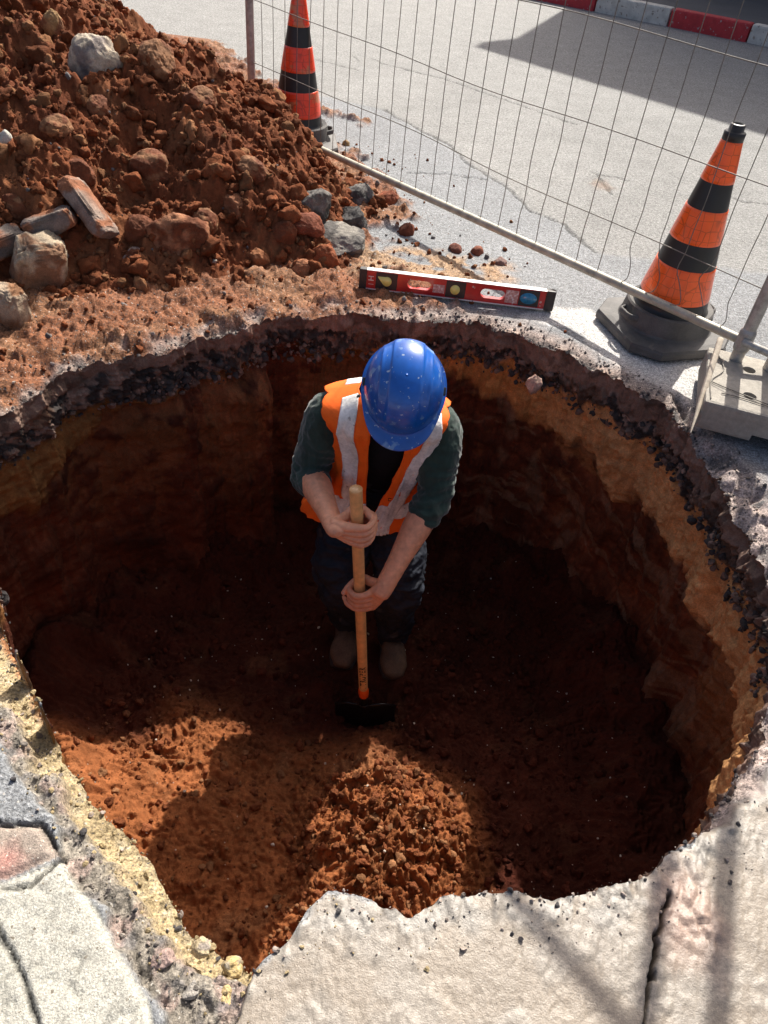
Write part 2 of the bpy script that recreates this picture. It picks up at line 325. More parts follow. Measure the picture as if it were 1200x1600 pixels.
    rc = np.array([.36, .29, .26])*(1+.3*n2)[..., None]; b2 = sstep(.12, .35, fbm(x, y, None, 11, 3, 95))[..., None]; rc = rc*(1-b2*.85)+np.array([.09, .085, .085])*b2*.85
    zr = -.03+.03*fbm(x, y, None, 8, 4, 96)+clods(wx, wy, .06, 97, .45, .7)+clods(wx, wy, .025, 98, .5, .7)-.02*sstep(.05, 0, e)
    z = z*(1-kr)+zr*kr; col = col*(1-kr[..., None])+rc*kr[..., None]
    return z, np.clip(col, .01, .9), ka, np.maximum(sstep(.003, -.003, sdist(wx, wy, Z_WHITE)), sstep(.003, -.003, sdist(wx, wy, Z_PINK)))
# fan-shaped fine sheet, cut open at the pit
t = np.linspace(0, 1, 760); yy = -.35+7.0*(t*.42+.58*t**2.2); W_ = 1.15+.42*np.clip(yy, 0, 9); uu = np.linspace(-1, 1, 1050)
Xg = uu[None]*W_[:, None]; Yg = np.repeat(yy[:, None], len(uu), 1)
r, th = rel(Xg, Yg); R = rimR(th); inside = r < R
out_any = ~inside
k4 = out_any[:-1, :-1] | out_any[:-1, 1:] | out_any[1:, 1:] | out_any[1:, :-1]
Xs = np.where(inside, PC[0]+np.cos(th)*R, Xg); Ys = np.where(inside, PC[1]+np.sin(th)*R, Yg)
Zg, Cg, KA, KW = ground(Xs, Ys)
ef = sstep(0, .25, np.minimum(np.minimum(Ys+.35, 6.65-Ys), 9)); Zg = Zg*np.minimum(ef, sstep(1, .96, np.abs(uu))[None])
fz = lambda a: .25*(a[:-1, :-1]+a[:-1, 1:]+a[1:, 1:]+a[1:, :-1])
A_, W1 = fz(KA) > .5, fz(KW) > .5
PG = np.stack([Xs, Ys, Zg], -1)
for nm, kp, mt in (('road', k4 & ~A_ & ~W1, M_ROAD), ('concrete_apron', k4 & A_ & ~W1, M_SLAB), ('pavement', k4 & W1, M_PAVE)):
    V, Q = grid(PG, kp); V, Q, c = compact(V, Q, Cg.reshape(-1, 3)); tag(raw(nm, V, Q, mt, col=c), kind='structure')
# the rest of the ground, out to the horizon
lp = np.concatenate([PG[0, :, :2], PG[1:, -1, :2], PG[-1, ::-1, :2][1:], PG[::-1, 0, :2][1:-1]])
lp = lp[::12]; n = len(lp); cen = np.array([0, 3.]); dd_ = lp-cen; far = cen+dd_/np.abs(dd_).max(1)[:, None]*200; mid = cen+dd_*1.6
Vf = np.concatenate([np.c_[lp*.999+cen*.001, np.full(n, -.002)], np.c_[mid, np.full(n, -.002)], np.c_[far, np.full(n, -.002)]]); a = np.arange(n); b = (a+1) % n
Qf = np.concatenate([np.stack([a, b, b+n, a+n], -1), np.stack([a+n, b+n, b+2*n, a+2*n], -1)])
tag(raw('ground', Vf, Qf, M_ROAD, col=np.tile([.240, .238, .228], (3*n, 1))), kind='structure')
# ------------------------------------------------------------------ pit wall
FLOOR = -1.12
def zfloor(x, y):
    wx, wy = warp(x, y, .03, 9, 31)
    z = FLOOR+.05*fbm(x, y, None, 2.2, 3, 101)
    r, th = rel(x, y); e = rimR(th)-r
    z = z+.16*sstep(.30, 0, e)**1.5*(1+.6*fbm(x, y, None, 4, 3, 103))
    # mound of loose soil the blade is working at, and the heap on the near side
    m = G(610, 1290, -1.0); z += .15*np.exp(-((x-m[0])**2/.035+(y-m[1])**2/.03))
    z -= .09*np.exp(-((x-.02)**2/.022+(y-1.56)**2/.012))
    m = G(260, 1250, -1.05); z += .07*np.exp(-((x-m[0])**2/.12+(y-m[1])**2/.08))
    m = G(530, 1430, -1.05); z += .12*np.exp(-((x-m[0])**2/.05+(y-m[1])**2/.03))
    foot = np.minimum(np.hypot(x+.09, y-1.80), np.hypot(x-.09, y-1.79)); fl = sstep(.05, .16, foot)
    amp = (.55+.6*sstep(-.2, .4, fbm(x, y, None, 2.0, 2, 105)))
    lit = sstep(.25, -.05, np.hypot((x-G(610, 1290, -1.)[0]), (y-G(610, 1290, -1.)[1]))-.2); m2 = G(520, 1420, -1.05); lit = np.maximum(lit, sstep(.20, .02, np.hypot(x-m2[0], y-m2[1]))); amp = amp+.9*lit+.35*sstep(1.45, 1.2, y)*sstep(.3, .1, x)
    z += fl*amp*(.012*fbm(wx, wy, None, 38, 3, 117, True)+clods(wx, wy, .11, 111, .35, .35)*.6+clods(wx, wy, .055, 112, .5, .55)*.8+clods(wx, wy, .028, 113, .55, .8)+clods(wx, wy, .014, 114, .65, .9)*.9)
    z += fl*.012*fbm(x, y, None, 10, 4, 115)
    return z
gx = np.arange(-1.45, 1.45, .0045); gy = np.arange(.05, 2.95, .0048); Xf, Yf = np.meshgrid(gx, gy)
Zf = zfloor(Xf, Yf); r, th = rel(Xf, Yf); okv = r < rimR(th)+.14
kp = okv[:-1, :-1] & okv[1:, 1:]
nn1 = fbm(Xf, Yf, None, 1.6, 4, 121); nn2 = fbm(Xf, Yf, None, 8, 3, 122)
cf = np.array([.255, .088, .032])*(1+.12*nn1+.15*nn2)[..., None]
# paler sunlit near side, darker damp rest: light and shade put into soil colour
damp_shade = np.maximum(sstep(1.30, 1.52, Yf+.15*nn1+.35*np.clip(Xf, 0, 1)), np.maximum(sstep(.36, .50, Xf+.06*nn1), sstep(-.60, -.80, Xf+.05*nn1)*sstep(1.22, 1.36, Yf)))[..., None]; cf = cf*(1-damp_shade)+np.array([.056, .014, .0075])*(1+.3*nn1+.25*nn2)[..., None]*damp_shade
tanp = sstep(.3, .6, fbm(Xf, Yf, None, 5, 3, 125))[..., None]*.35; cf = cf*(1-tanp)+np.array([.27, .135, .065])*tanp*(1-.75*damp_shade)+cf*tanp*.75*damp_shade
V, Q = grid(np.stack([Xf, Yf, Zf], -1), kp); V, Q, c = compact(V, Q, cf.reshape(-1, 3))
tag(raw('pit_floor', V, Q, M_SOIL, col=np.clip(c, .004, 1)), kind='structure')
NT, ND = 1700, 300
TH, DD = np.meshgrid(np.linspace(-np.pi, np.pi, NT, endpoint=False), np.linspace(0, 1, ND)**1.15)
R0 = rimR(TH); cx_, sy_ = np.cos(TH), np.sin(TH); gz = ground(PC[0]+cx_[0]*R0[0], PC[1]+sy_[0]*R0[0])[0]
DEP = DD*(1.30+gz)
zz = gz[None]-DEP; far_ = sstep(.1, .6, sy_); left = sstep(.25, -.5, cx_); right = sstep(.3, .7, cx_); nearl = sstep(-.05, -.35, sy_)*sstep(.1, -.2, cx_)
px3, py3, pz3 = cx_*1.05, sy_*1.05, zz
nA = fbm(px3, py3, pz3, 5, 4, 201); nB = fbm(px3, py3, pz3, 18, 4, 203); nC = fbm(px3, py3, pz3*.35, 3.2, 3, 205)
t1 = (.075+.03*nA[:1]+.03*fbm(px3[:1], py3[:1], None, 3, 4, 206))*(1-.30*left); t2 = t1+(.060+.045*left+.05*fbm(px3[:1], py3[:1], None, 6, 3, 207)); t3 = t2+(.21-.12*left*far_-.08*(1-right)*far_+.03*right+.05*fbm(px3[:1], py3[:1], None, 4, 3, 209))
t1 = t1*(1-nearl); t2 = t2*(1-nearl); t3 = t3*(1-nearl)+.09*nearl
dn = DEP+.018*nB
k1 = sstep(-.008, .008, dn-t1); k2 = sstep(-.012, .012, dn-t2-.02*nA); k3 = sstep(-.03, .03, dn-t3-.06*nA)
off = (.010*fbm(px3, py3, pz3, 6, 4, 211)+.008*fbm(px3, py3, pz3, 22, 3, 212, True)-.012*sstep(.2, .5, fbm(px3, py3, pz3, 4, 3, 210))*sstep(.02, .05, DEP))*(1-k1)
rk = fbm(px3, py3, pz3, 24, 3, 213, True)+.6*fbm(px3, py3, pz3, 55, 2, 214, True)
off = off+k1*(1-k2)*(.012-.018*rk+.03*nA)+k2*(1-k3)*(.014+.018*nA+.010*fbm(px3, py3, pz3, 30, 3, 215))
scr = fbm(px3*2.0, py3*2.0, pz3*.6+TH*.8, 4, 3, 217, True)
off = off+k3*(.035+.035*nC+.02*nA+.010*nB+.007*scr)+k3*.05*sstep(.2, .8, DEP)*right-.06*sstep(.85, 1.2, DEP)*far_
off = off*sstep(0, .012, DEP)-.012*sstep(.02, .0, np.abs(dn-t1))*(1-nearl)*0
ang_ = (TH-math.atan2(G(414, 503)[1]-PC[1], G(414, 503)[0]-PC[0])); off = off-(.13*sstep(-.004, .008, ang_)*np.exp(-np.clip(ang_, 0, 9)/.35))*sstep(.14, .26, DEP+.05*nA)
off = off*(1-.7*nearl*sstep(.3, .1, DEP)); RR = R0+off
Wp = np.stack([PC[0]+cx_*RR, PC[1]+sy_*RR, zz], -1)
cslab = np.array([.19, .122, .092])*(1+.15*nA+.12*nB)[..., None]; cslab = cslab*(1+.35*fbm(px3, py3, pz3, 3, 4, 220))[..., None]; drip = sstep(.1, .45, fbm(px3, py3, pz3, 14, 4, 221))[..., None]; cslab = cslab*(1-.45*drip)
pinkst = sstep(.05, .3, fbm(px3, py3, pz3, 26, 2, 223))[..., None]; pinkst = pinkst*.75; crub = np.array([.040, .033, .030])*(1-pinkst)+np.array([.26, .175, .135])*pinkst; brn = sstep(-.05, .3, fbm(px3, py3, pz3, 5, 4, 227))[..., None]*(.5+.35*left[..., None]); crub = crub*(1-brn)+np.array([.14, .075, .045])*(1+.4*nB[..., None])*brn
crub = crub*(1+.3*nB)[..., None]
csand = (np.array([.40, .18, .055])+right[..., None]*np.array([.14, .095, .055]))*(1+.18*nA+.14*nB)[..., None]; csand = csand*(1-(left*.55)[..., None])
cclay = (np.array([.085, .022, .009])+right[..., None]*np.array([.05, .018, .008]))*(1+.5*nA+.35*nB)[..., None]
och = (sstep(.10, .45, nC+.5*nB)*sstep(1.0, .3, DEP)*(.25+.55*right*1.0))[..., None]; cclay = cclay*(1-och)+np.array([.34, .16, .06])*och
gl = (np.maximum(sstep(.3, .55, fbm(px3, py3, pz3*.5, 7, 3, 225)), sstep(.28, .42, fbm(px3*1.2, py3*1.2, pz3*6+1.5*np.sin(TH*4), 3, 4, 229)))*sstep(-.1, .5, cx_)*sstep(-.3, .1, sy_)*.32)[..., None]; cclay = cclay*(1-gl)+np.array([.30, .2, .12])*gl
k1, k2, k3 = k1[..., None], k2[..., None], k3[..., None]
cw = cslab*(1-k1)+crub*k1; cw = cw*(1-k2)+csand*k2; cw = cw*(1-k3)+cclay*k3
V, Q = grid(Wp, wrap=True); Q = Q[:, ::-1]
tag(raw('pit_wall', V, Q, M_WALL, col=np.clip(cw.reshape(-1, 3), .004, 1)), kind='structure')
# ------------------------------------------------------------------ spoil heap
Z_HEAP = np.array([(-4.5, 1.6), (-1.9, 1.95), (-1.35, 2.22), (-1.05, 2.42), (-.80, 2.55), (-.50, 2.68), (-.27, 2.90), (-.18, 3.25), (-.25, 3.65), (-.40, 4.02), (-.66, 4.32), (-.92, 4.68), (-1.25, 5.15), (-1.9, 5.8), (-3, 6.2), (-5, 6.0)])
def heap(x, y, fine=True):
    wx, wy = warp(x, y, .05, 5, 51); wx, wy = warp(wx, wy, .018, 24, 53)
    d = -sdist(x+.10*perlin(x*3, y*3, x*0, 55), y+.10*perlin(x*3, y*3, x*0+4, 56), Z_HEAP)
    g = .50+.25*sstep(2.6, 4.2, y)
    z = np.where(d > 0, 1.35*(1-np.exp(-np.clip(d-.10*np.exp(-np.clip(d, 0, 9)/.3), 0, 9)*g/1.35)), d*.6)
    k = sstep(0, .25, d)
    z = z+k*(.10*fbm(x, y, None, 1.7, 3, 301)+.05*fbm(x, y, None, 5, 4, 303, True))
    if fine:
        k = sstep(-.02, .05, d)
        z = z+.76*k*(.014*fbm(wx, wy, None, 26, 4, 318, True)+clods(wx, wy, .24, 311, .45, .5)*.55+clods(wx, wy, .12, 312, .55, .6)*.75+clods(wx, wy, .06, 313, .6, .75)*.8+clods(wx, wy, .03, 314, .65, .85)*.8+clods(wx, wy, .015, 315, .6, .9)*.6+.03*fbm(x, y, None, 9, 5, 317))
    return z
t = np.linspace(0, 1, 620); yh = 1.5+4.6*(t*.6+.4*t**2); uh = np.linspace(0, 1, 560)
Xh = (-.12+0*yh)[:, None]+(-(1.7+.33*(yh-1.5)))[:, None]*uh[None]; Yh = np.repeat(yh[:, None], len(uh), 1)
Zh = heap(Xh, Yh); kp = Zh > -.004; kp = kp[:-1, :-1] | kp[1:, 1:]
n1 = fbm(Xh, Yh, Zh, 1.3, 3, 321); n2 = fbm(Xh, Yh, Zh, 7, 3, 323)
ch = np.array([.165, .054, .023])*(1+.18*n1+.22*n2)[..., None]; tn = (sstep(.15, .5, fbm(Xh, Yh, Zh, 4.5, 3, 325))*.45)[..., None]; ch = ch*(1-tn)+np.array([.26, .115, .052])*tn
wt = (sstep(.1, .5, fbm(Xh, Yh, Zh, 2.4, 3, 327))*.5)[..., None]; ch = ch*(1-wt)+np.array([.105, .031, .015])*wt
V, Q = grid(np.stack([Xh, Yh, Zh], -1), kp); V, Q, c = compact(V, Q, ch.reshape(-1, 3))
tag(raw('soil_heap', V, Q[:, ::-1], M_SOIL, col=np.clip(c, .01, 1)), 'large heap of loose reddish brown soil at the left of the pit', 'soil heap', kind='stuff')
# coarse lookup for placing things on heap / ground
def surf(x, y):
    x = np.atleast_1d(np.asarray(x, float)); y = np.atleast_1d(np.asarray(y, float)); return np.maximum(heap(x, y), 0)
def hit(px, py):
    r = ray(px, py); r = r/np.linalg.norm(r); s = np.linspace(1.8, 9, 1500); p = O+s[:, None]*r; h = surf(p[:, 0], p[:, 1]); i = np.argmax(p[:, 2] < h)
    return p[i]
# ------------------------------------------------------------------ lumps
def ico(level):
    bm = bmesh.new(); bmesh.ops.create_icosphere(bm, subdivisions=level, radius=1); v = np.array([x.co[:] for x in bm.verts]); f = np.array([[q.index for q in x.verts] for x in bm.faces]); bm.free(); return v, f
ICO = {l: ico(l) for l in (1, 2, 3, 4, 5)}
def lump(level, seed, ang=.5, rough=.12):
    v, f = ICO[level]; v = v.copy(); rs = np.random.default_rng(seed)
    # chop with random planes for facets
    for _ in range(int(4+10*ang)):
        n = rs.normal(size=3); n /= np.linalg.norm(n); h = (.80-.32*ang)+.28*rs.random(); d = v@n; v = v-np.outer(np.clip(d-h, 0, None), n)*.92
    s = seed*3.7; nrm = v/np.linalg.norm(v, axis=1)[:, None]
    v = v+nrm*(rough*fbm(v[:, 0]+s, v[:, 1], v[:, 2], 1.6, 4, seed % 91)+rough*.5*fbm(v[:, 0]+s, v[:, 1], v[:, 2], 6, 3, seed % 71, True))[:, None]
    return v, f
def rotm(rs):
    q = rs.normal(size=4); q /= np.linalg.norm(q); a, b, c, d = q
    return np.array([[1-2*(c*c+d*d), 2*(b*c-a*d), 2*(b*d+a*c)], [2*(b*c+a*d), 1-2*(b*b+d*d), 2*(c*d-a*b)], [2*(b*d-a*c), 2*(c*d+a*b), 1-2*(b*b+c*c)]])
def scatter(name, pos, size, cols, mt, levels=(1, 2), ang=.5, rough=.15, seed=0, thr=.012, smooth=True, **tg):
    lib = {l: [lump(l, seed+i*13+l, ang, rough) for i in range(8)] for l in levels}; rs = np.random.default_rng(seed)
    VV, FF, CC = [], [], []; off = 0
    for i in range(len(pos)):
        l = levels[1] if size[i] > thr else levels[0]; v, f = lib[l][rs.integers(8)]
        w = (v*np.array([1, .75+.5*rs.random(), .55+.4*rs.random()]))@rotm(rs).T*size[i]+pos[i]
        VV.append(w); FF.append(f+off); off += len(w); CC.append(np.tile(cols[i], (len(w), 1)))
    return tag(raw(name, np.concatenate(VV), np.concatenate(FF), mt, col=np.concatenate(CC), smooth=smooth), **tg)
def rock(name, label, cat, loc, dims, rot, col, col2=None, seed=1, ang=.6, rough=.14, level=5, group=None, sink=0):
    v, f = lump(level, seed, ang, rough)
    if cat == 'stone block':
        v = ICO[level][0]; v = np.sign(v)*np.abs(v)**.48; v = v/np.abs(v).max(0); v = v*(1+.13*fbm(v[:, 0]+seed, v[:, 1], v[:, 2], 1.3, 5, seed)+.07*fbm(v[:, 0], v[:, 1]+seed, v[:, 2], 4, 4, seed, True))[:, None]*.78; v[:, 0] *= 1-.12*v[:, 2]; v[:, 1] += .15*v[:, 0]
    v = v*np.array(dims); Rm = np.array(Matrix.Rotation(rot[2], 3, 'Z')@Matrix.Rotation(rot[1], 3, 'Y')@Matrix.Rotation(rot[0], 3, 'X')); v = v@Rm.T
    v = v/1.0; n = fbm(v[:, 0], v[:, 1], v[:, 2], 1.2/max(dims), 4, seed); c = np.tile(np.array(col, float), (len(v), 1))*(1+.2*n)[:, None]
    if col2 is not None:
        k = sstep(-.05, .25, n+.15*perlin(v[:, 0]*30, v[:, 1]*30, v[:, 2]*30, seed))[:, None]; c = c*(1-k)+np.array(col2)*k
    loc = np.array(loc)-np.array([0, 0, sink]); o = raw(name, v, f, M_ROCK, col=np.clip(c, .01, .9)); o.location = loc
    return tag(o, label, cat, group)
# ------------------------------------------------------------------ rocks, chunks and big clods, each its own thing
TANC = (.27, .13, .062); REDC = (.165, .054, .023)
def on(px, py, up=0.0):
    p = hit(px, py); return p+np.array([0, 0, up])
def pxm(p): return 1156/((p-O)@(RC@np.array([0, 0, 1.])))
ROCKS = [  # px, py, w, h(px), label, category, name, col, col2, ang, seed, rot
 (146, 103, 78, 84, 'large rounded cream and grey rock high on the soil heap', 'rock', 'rock', (.50, .42, .32), (.24, .20, .18), .5, 3, (.3, .2, .5)),
 (79, 56, 34, 66, 'tall narrow ochre rock beside the large cream rock near the heap top', 'rock', 'rock', (.40, .24, .11), (.26, .12, .06), .7, 5, (.2, .3, .2)),
 (4, 222, 26, 34, 'small pale white stone at the far left edge of the soil heap', 'rock', 'rock', (.55, .52, .45), None, .6, 7, (0, .2, 0)),
 (85, 203, 48, 38, 'tan flat clod halfway up the left side of the heap', 'soil clod', 'soil_clod', TANC, REDC, .3, 9, (.2, 0, 1)),
 (62, 445, 96, 112, 'large square stone block with cream top and brown sides on the pit edge', 'stone block', 'stone_block', (.46, .37, .26), (.26, .14, .08), .8, 11, (.1, .15, .5)),
 (12, 512, 66, 96, 'brown and cream stone block cut by the left picture edge', 'stone block', 'stone_block', (.40, .31, .22), (.24, .12, .06), .8, 13, (0, .1, -.2)),
 (276, 385, 105, 95, 'biggest red brown clod at the foot of the heap', 'soil clod', 'soil_clod', REDC, (.36, .16, .08), .5, 15, (.2, 0, .8)),
 (235, 272, 70, 60, 'reddish clod in the middle of the heap above the broken slab', 'soil clod', 'soil_clod', REDC, TANC, .4, 17, (.1, .3, .3)),
 (216, 366, 56, 50, 'round red clod between the broken slab and the biggest clod', 'soil clod', 'soil_clod', REDC, None, .4, 19, (.3, .1, 0)),
 (208, 406, 40, 30, 'small grey brown stone under the round red clod', 'rock', 'rock', (.33, .25, .21), REDC, .7, 21, (0, 0, .4)),
 (486, 328, 70, 58, 'dark grey asphalt lump, left upper one of the asphalt lumps', 'asphalt lump', 'asphalt_lump', (.17, .155, .14), (.07, .066, .06), .7, 23, (.2, .2, .6)),
 (560, 316, 62, 52, 'dark asphalt lump farthest right, nearest the fence tube', 'asphalt lump', 'asphalt_lump', (.16, .148, .135), (.06, .056, .052), .7, 25, (.3, .1, 1.2)),
 (548, 354, 60, 50, 'black asphalt lump in the middle of the asphalt lumps', 'asphalt lump', 'asphalt_lump', (.10, .094, .088), (.05, .046, .043), .7, 27, (0, .3, .2)),
 (522, 385, 112, 48, 'wide flat grey asphalt lump lying lowest of the asphalt lumps', 'asphalt lump', 'asphalt_lump', (.24, .22, .19), (.10, .092, .085), .7, 29, (.1, 0, -.1)),
 (506, 412, 50, 56, 'rusty red clod in front of the wide asphalt lump', 'soil clod', 'soil_clod', (.27, .08, .03), None, .4, 31, (0, .2, 0)),
 (474, 430, 46, 40, 'orange brown clod left of the rusty red clod', 'soil clod', 'soil_clod', (.32, .13, .06), None, .4, 33, (.4, 0, 0)),
 (441, 368, 40, 48, 'upright brown clod left of the asphalt lumps', 'soil clod', 'soil_clod', REDC, None, .5, 35, (0, .2, 0)),
 (472, 356, 66, 40, 'flat dark red clod lying against the left asphalt lump', 'soil clod', 'soil_clod', (.20, .06, .03), None, .6, 37, (.2, .2, .3)),
 (604, 318, 38, 34, 'loose red clod on the road beside the rightmost asphalt lump', 'soil clod', 'soil_clod', (.25, .07, .03), None, .4, 39, (0, 0, 0)),
 (635, 366, 30, 28, 'small dark red clod alone on the road', 'soil clod', 'soil_clod', (.17, .05, .025), None, .4, 41, (0, 0, 1)),
 (745, 397, 24, 20, 'little red clod on the road above the spirit level', 'soil clod', 'soil_clod', (.21, .07, .04), None, .4, 43, (0, 0, 1)),
 (711, 393, 26, 20, 'little brown clod left of another above the spirit level', 'soil clod', 'soil_clod', (.17, .06, .04), None, .4, 45, (0, 0, 2)),
 (781, 413, 26, 16, 'greyish flat stone right of the little clods above the level', 'rock', 'rock', (.22, .14, .12), None, .5, 47, (0, 0, 2)),
 (540, 227, 15, 13, 'tiny brown clod on the road right of the far cone', 'soil clod', 'soil_clod', (.25, .15, .06), None, .4, 49, (0, 0, 2)),
 (365, 330, 60, 44, 'brown clod halfway between the heap middle and the asphalt lumps', 'soil clod', 'soil_clod', (.28, .11, .05), None, .4, 51, (.1, 0, 2)),
 (318, 350, 46, 40, 'tan clod above the biggest clod of the heap', 'soil clod', 'soil_clod', TANC, REDC, .4, 53, (.1, 0, 2)),
 (240, 100, 70, 60, 'dark soil lump near the ridge of the heap', 'soil clod', 'soil_clod', (.20, .07, .03), TANC, .4, 55, (.1, 0, 2)),
 (150, 175, 50, 44, 'brown soil lump below the large cream rock', 'soil clod', 'soil_clod', REDC, TANC, .4, 57, (.1, .4, 2)),
 (310, 160, 54, 40, 'soil lump just under the right ridge of the heap', 'soil clod', 'soil_clod', REDC, TANC, .4, 59, (.1, .2, 1)),
 (120, 275, 50, 40, 'red brown soil lump above the upper end of the broken slab', 'soil clod', 'soil_clod', REDC, None, .4, 61, (.1, .4, 0)),
 (395, 275, 56, 44, 'soil lump on the lower right flank of the heap', 'soil clod', 'soil_clod', REDC, TANC, .4, 63, (.3, .4, 0)),
 (400, 410, 40, 34, 'brown clod at the foot of the heap near the pit edge', 'soil clod', 'soil_clod', (.30, .12, .05), None, .4, 65, (.3, .4, 0)),
 (335, 412, 16, 22, 'thin whitish stone chip at the heap foot', 'rock', 'rock', (.5, .46, .38), None, .9, 67, (.8, .4, 0)),
 (30, 330, 60, 44, 'soil lump above the grey slab pieces at the far left', 'soil clod', 'soil_clod', REDC, TANC, .4, 69, (.3, .4, 0)),
]
for px, py, w, h, lab, cat, nm, c1, c2, ang, sd_, rot in ROCKS:
    p = on(px, py, .055 if cat == 'stone block' else 0); k = pxm(p); a = w/2/k; b = h/2/k*1.05
    rock(nm, lab, cat, p+np.array([0, a*.35, 0]), (a*1.05, a*.85, b), rot, c1, c2, sd_, ang, .10, 5 if w > 30 else 4)
def chunk(label, p0, p1, wid, thick, col, seed, roll):
    p0 = np.array(p0); p1 = np.array(p1); ax = p1-p0; Ln = np.linalg.norm(ax); ax /= Ln
    s = np.cross(ax, [0, 0, 1.]); s /= np.linalg.norm(s); u = np.cross(s, ax); s, u = s*math.cos(roll)+u*math.sin(roll), u*math.cos(roll)-s*math.sin(roll)
    v, f = ICO[5]; v = np.sign(v)*np.abs(v)**.32; v = v/np.abs(v).max(0)*1.0; v = v*np.array([Ln/2, wid/2, thick/2])
    nz = .010*fbm(v[:, 0]+seed, v[:, 1], v[:, 2], 14, 4, seed)+.006*fbm(v[:, 0]+seed, v[:, 1], v[:, 2], 45, 3, seed+1, True)
    v = v+v/np.linalg.norm(v, axis=1)[:, None]*nz[:, None]
    n = fbm(v[:, 0], v[:, 1], v[:, 2], 12, 4, seed+2); c = np.tile(np.array(col), (len(v), 1))*(1+.25*n)[:, None]
    k = sstep(.05, .3, fbm(v[:, 0], v[:, 1], v[:, 2], 9, 4, seed+4)+.15*(v[:, 2] > 0))[:, None]; c = c*(1-k)+np.array([.27, .11, .055])*k
    w = v[:, :1]*ax+v[:, 1:2]*s+v[:, 2:]*u; o = raw('broken_slab', w, f, M_ROCK, col=np.clip(c, .01, .9)); o.location = (p0+p1)/2
    return tag(o, label, 'broken slab', 'pieces of broken paving on the heap')
chunk('long broken slab piece tilted down the heap, brown soil on top', on(112, 312, .07), on(172, 388, .05), .12, .055, (.27, .20, .16), 5, .5)
chunk('grey brown slab piece lying left of the tilted slab piece', on(45, 384, .05), on(118, 362, .06), .10, .07, (.20, .16, .135), 15, .2)
chunk('dark slab end cut by the left edge above the stone blocks', on(-20, 412, .05), on(40, 388, .05), .11, .07, (.15, .125, .11), 25, .1)
# ------------------------------------------------------------------ crumbs (nobody could count these)
def crumbs_on_heap(n, smin, smax, seed):
    rs = np.random.default_rng(seed); x = -.12-rs.random(n)*3.2; y = 1.9+rs.random(n)*4.0; z = heap(x, y); ok = (z > .01) & (x > -1.0-.52*y) ; x, y, z = x[ok], y[ok], z[ok]
    s = smin*(smax/smin)**(rs.random(len(x))**2.2); return np.c_[x, y, z+s*.25], s
def soil_cols(n, seed, dark=.82):
    rs = np.random.default_rng(seed); c = np.array([.205, .068, .028])*(.65+.7*rs.random((n, 1))); t = rs.random((n, 1)) < .22; return np.where(t, np.array([.30, .14, .065])*(.7+.5*rs.random((n, 1))), c)*dark
p1, s1 = crumbs_on_heap(17000, .004, .030, 41); p2, s2 = crumbs_on_heap(1500, .018, .055, 43); p2[:, 2] -= s2*.15; p1 = np.concatenate([p1, p2]); s1 = np.concatenate([s1, s2])
scatter('soil_crumbs', p1, s1, soil_cols(len(p1), 1), M_SOIL, (1, 3), .7, .32, 5, .014, label='crumbs and small clods of red soil lying over the heap', cat='soil crumbs', kind='stuff')
rs = np.random.default_rng(77); n = 5200; x = -1.7+rs.random(n)*2.5; y = 1.7+rs.random(n)*2.8; r, th = rel(x, y); dz = sdist(x, y, Z_DIRT)
ok = (r > rimR(th)+.01) & ((dz < rs.random(n)**3*.5) | ((sdist(x, y, Z_GRIT) < .08) & (rs.random(n) < .6))) & (y < 5) ; x, y = x[ok], y[ok]
s = .002*(8.0)**(rs.random(len(x))**2.6); zg = np.maximum(ground(x, y)[0], np.maximum(heap(x, y), -1)); cc = soil_cols(len(x), 3); gry = rs.random(len(x)) < .12; cc[gry] = np.array([.16, .15, .145])
scatter('scattered_grit', np.c_[x, y, zg+s*.3], s, cc, M_SOIL, (1, 3), .8, .25, 9, .012, label='fine soil and stone grit spilled between heap, level and pit edge', cat='grit', kind='stuff')
n = 15000; x = -1.0+rs.random(n)*2.05; y = .4+rs.random(n)*2.1; r, th = rel(x, y); mm = np.minimum(np.hypot(x-G(610, 1290, -1.)[0], y-G(610, 1290, -1.)[1]), np.hypot(x-G(520, 1420, -1.)[0], y-G(520, 1420, -1.)[1])+.08); dens = np.where(mm < .28, 1, .5+.3*(x > .3)); foot = np.minimum(np.hypot(x+.09, y-1.80), np.hypot(x-.09, y-1.79)) > .13
ok = (r < rimR(th)-.02) & (rs.random(n) < dens) & foot; x, y, mm = x[ok], y[ok], mm[ok]; s = np.where(mm < .28, .003*6.5**(rs.random(len(x))**1.9), .0022*9**(rs.random(len(x))**3.2))
cc = soil_cols(len(x), 5); damp_shade_m = np.maximum(sstep(1.22, 1.55, y+.35*np.clip(x, 0, 1)), sstep(.36, .5, x))[:, None]; cc = cc*(1-damp_shade_m)+np.array([.06, .015, .008])*(.7+.7*rs.random((len(x), 1)))*damp_shade_m  # crumbs take the floor's painted shade and damp tone in their colour
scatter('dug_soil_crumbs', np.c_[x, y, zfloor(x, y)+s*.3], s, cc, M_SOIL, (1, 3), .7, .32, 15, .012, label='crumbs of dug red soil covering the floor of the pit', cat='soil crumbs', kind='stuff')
n = 260; x = -1.0+rs.random(n)*2.05; y = .5+rs.random(n)*1.9; r, th = rel(x, y); ok = r < rimR(th)-.03; x, y = x[ok], y[ok]; s = .0025*3.2**(rs.random(len(x))**3)
scatter('limestone_chips', np.c_[x, y, zfloor(x, y)+s*.8], s, np.tile([.62, .55, .46], (len(x), 1)), M_ROCK, (1, 2), .8, .1, 19, .012, label='tiny pale stone chips dotted over the dark pit floor', cat='stone chips', kind='stuff')
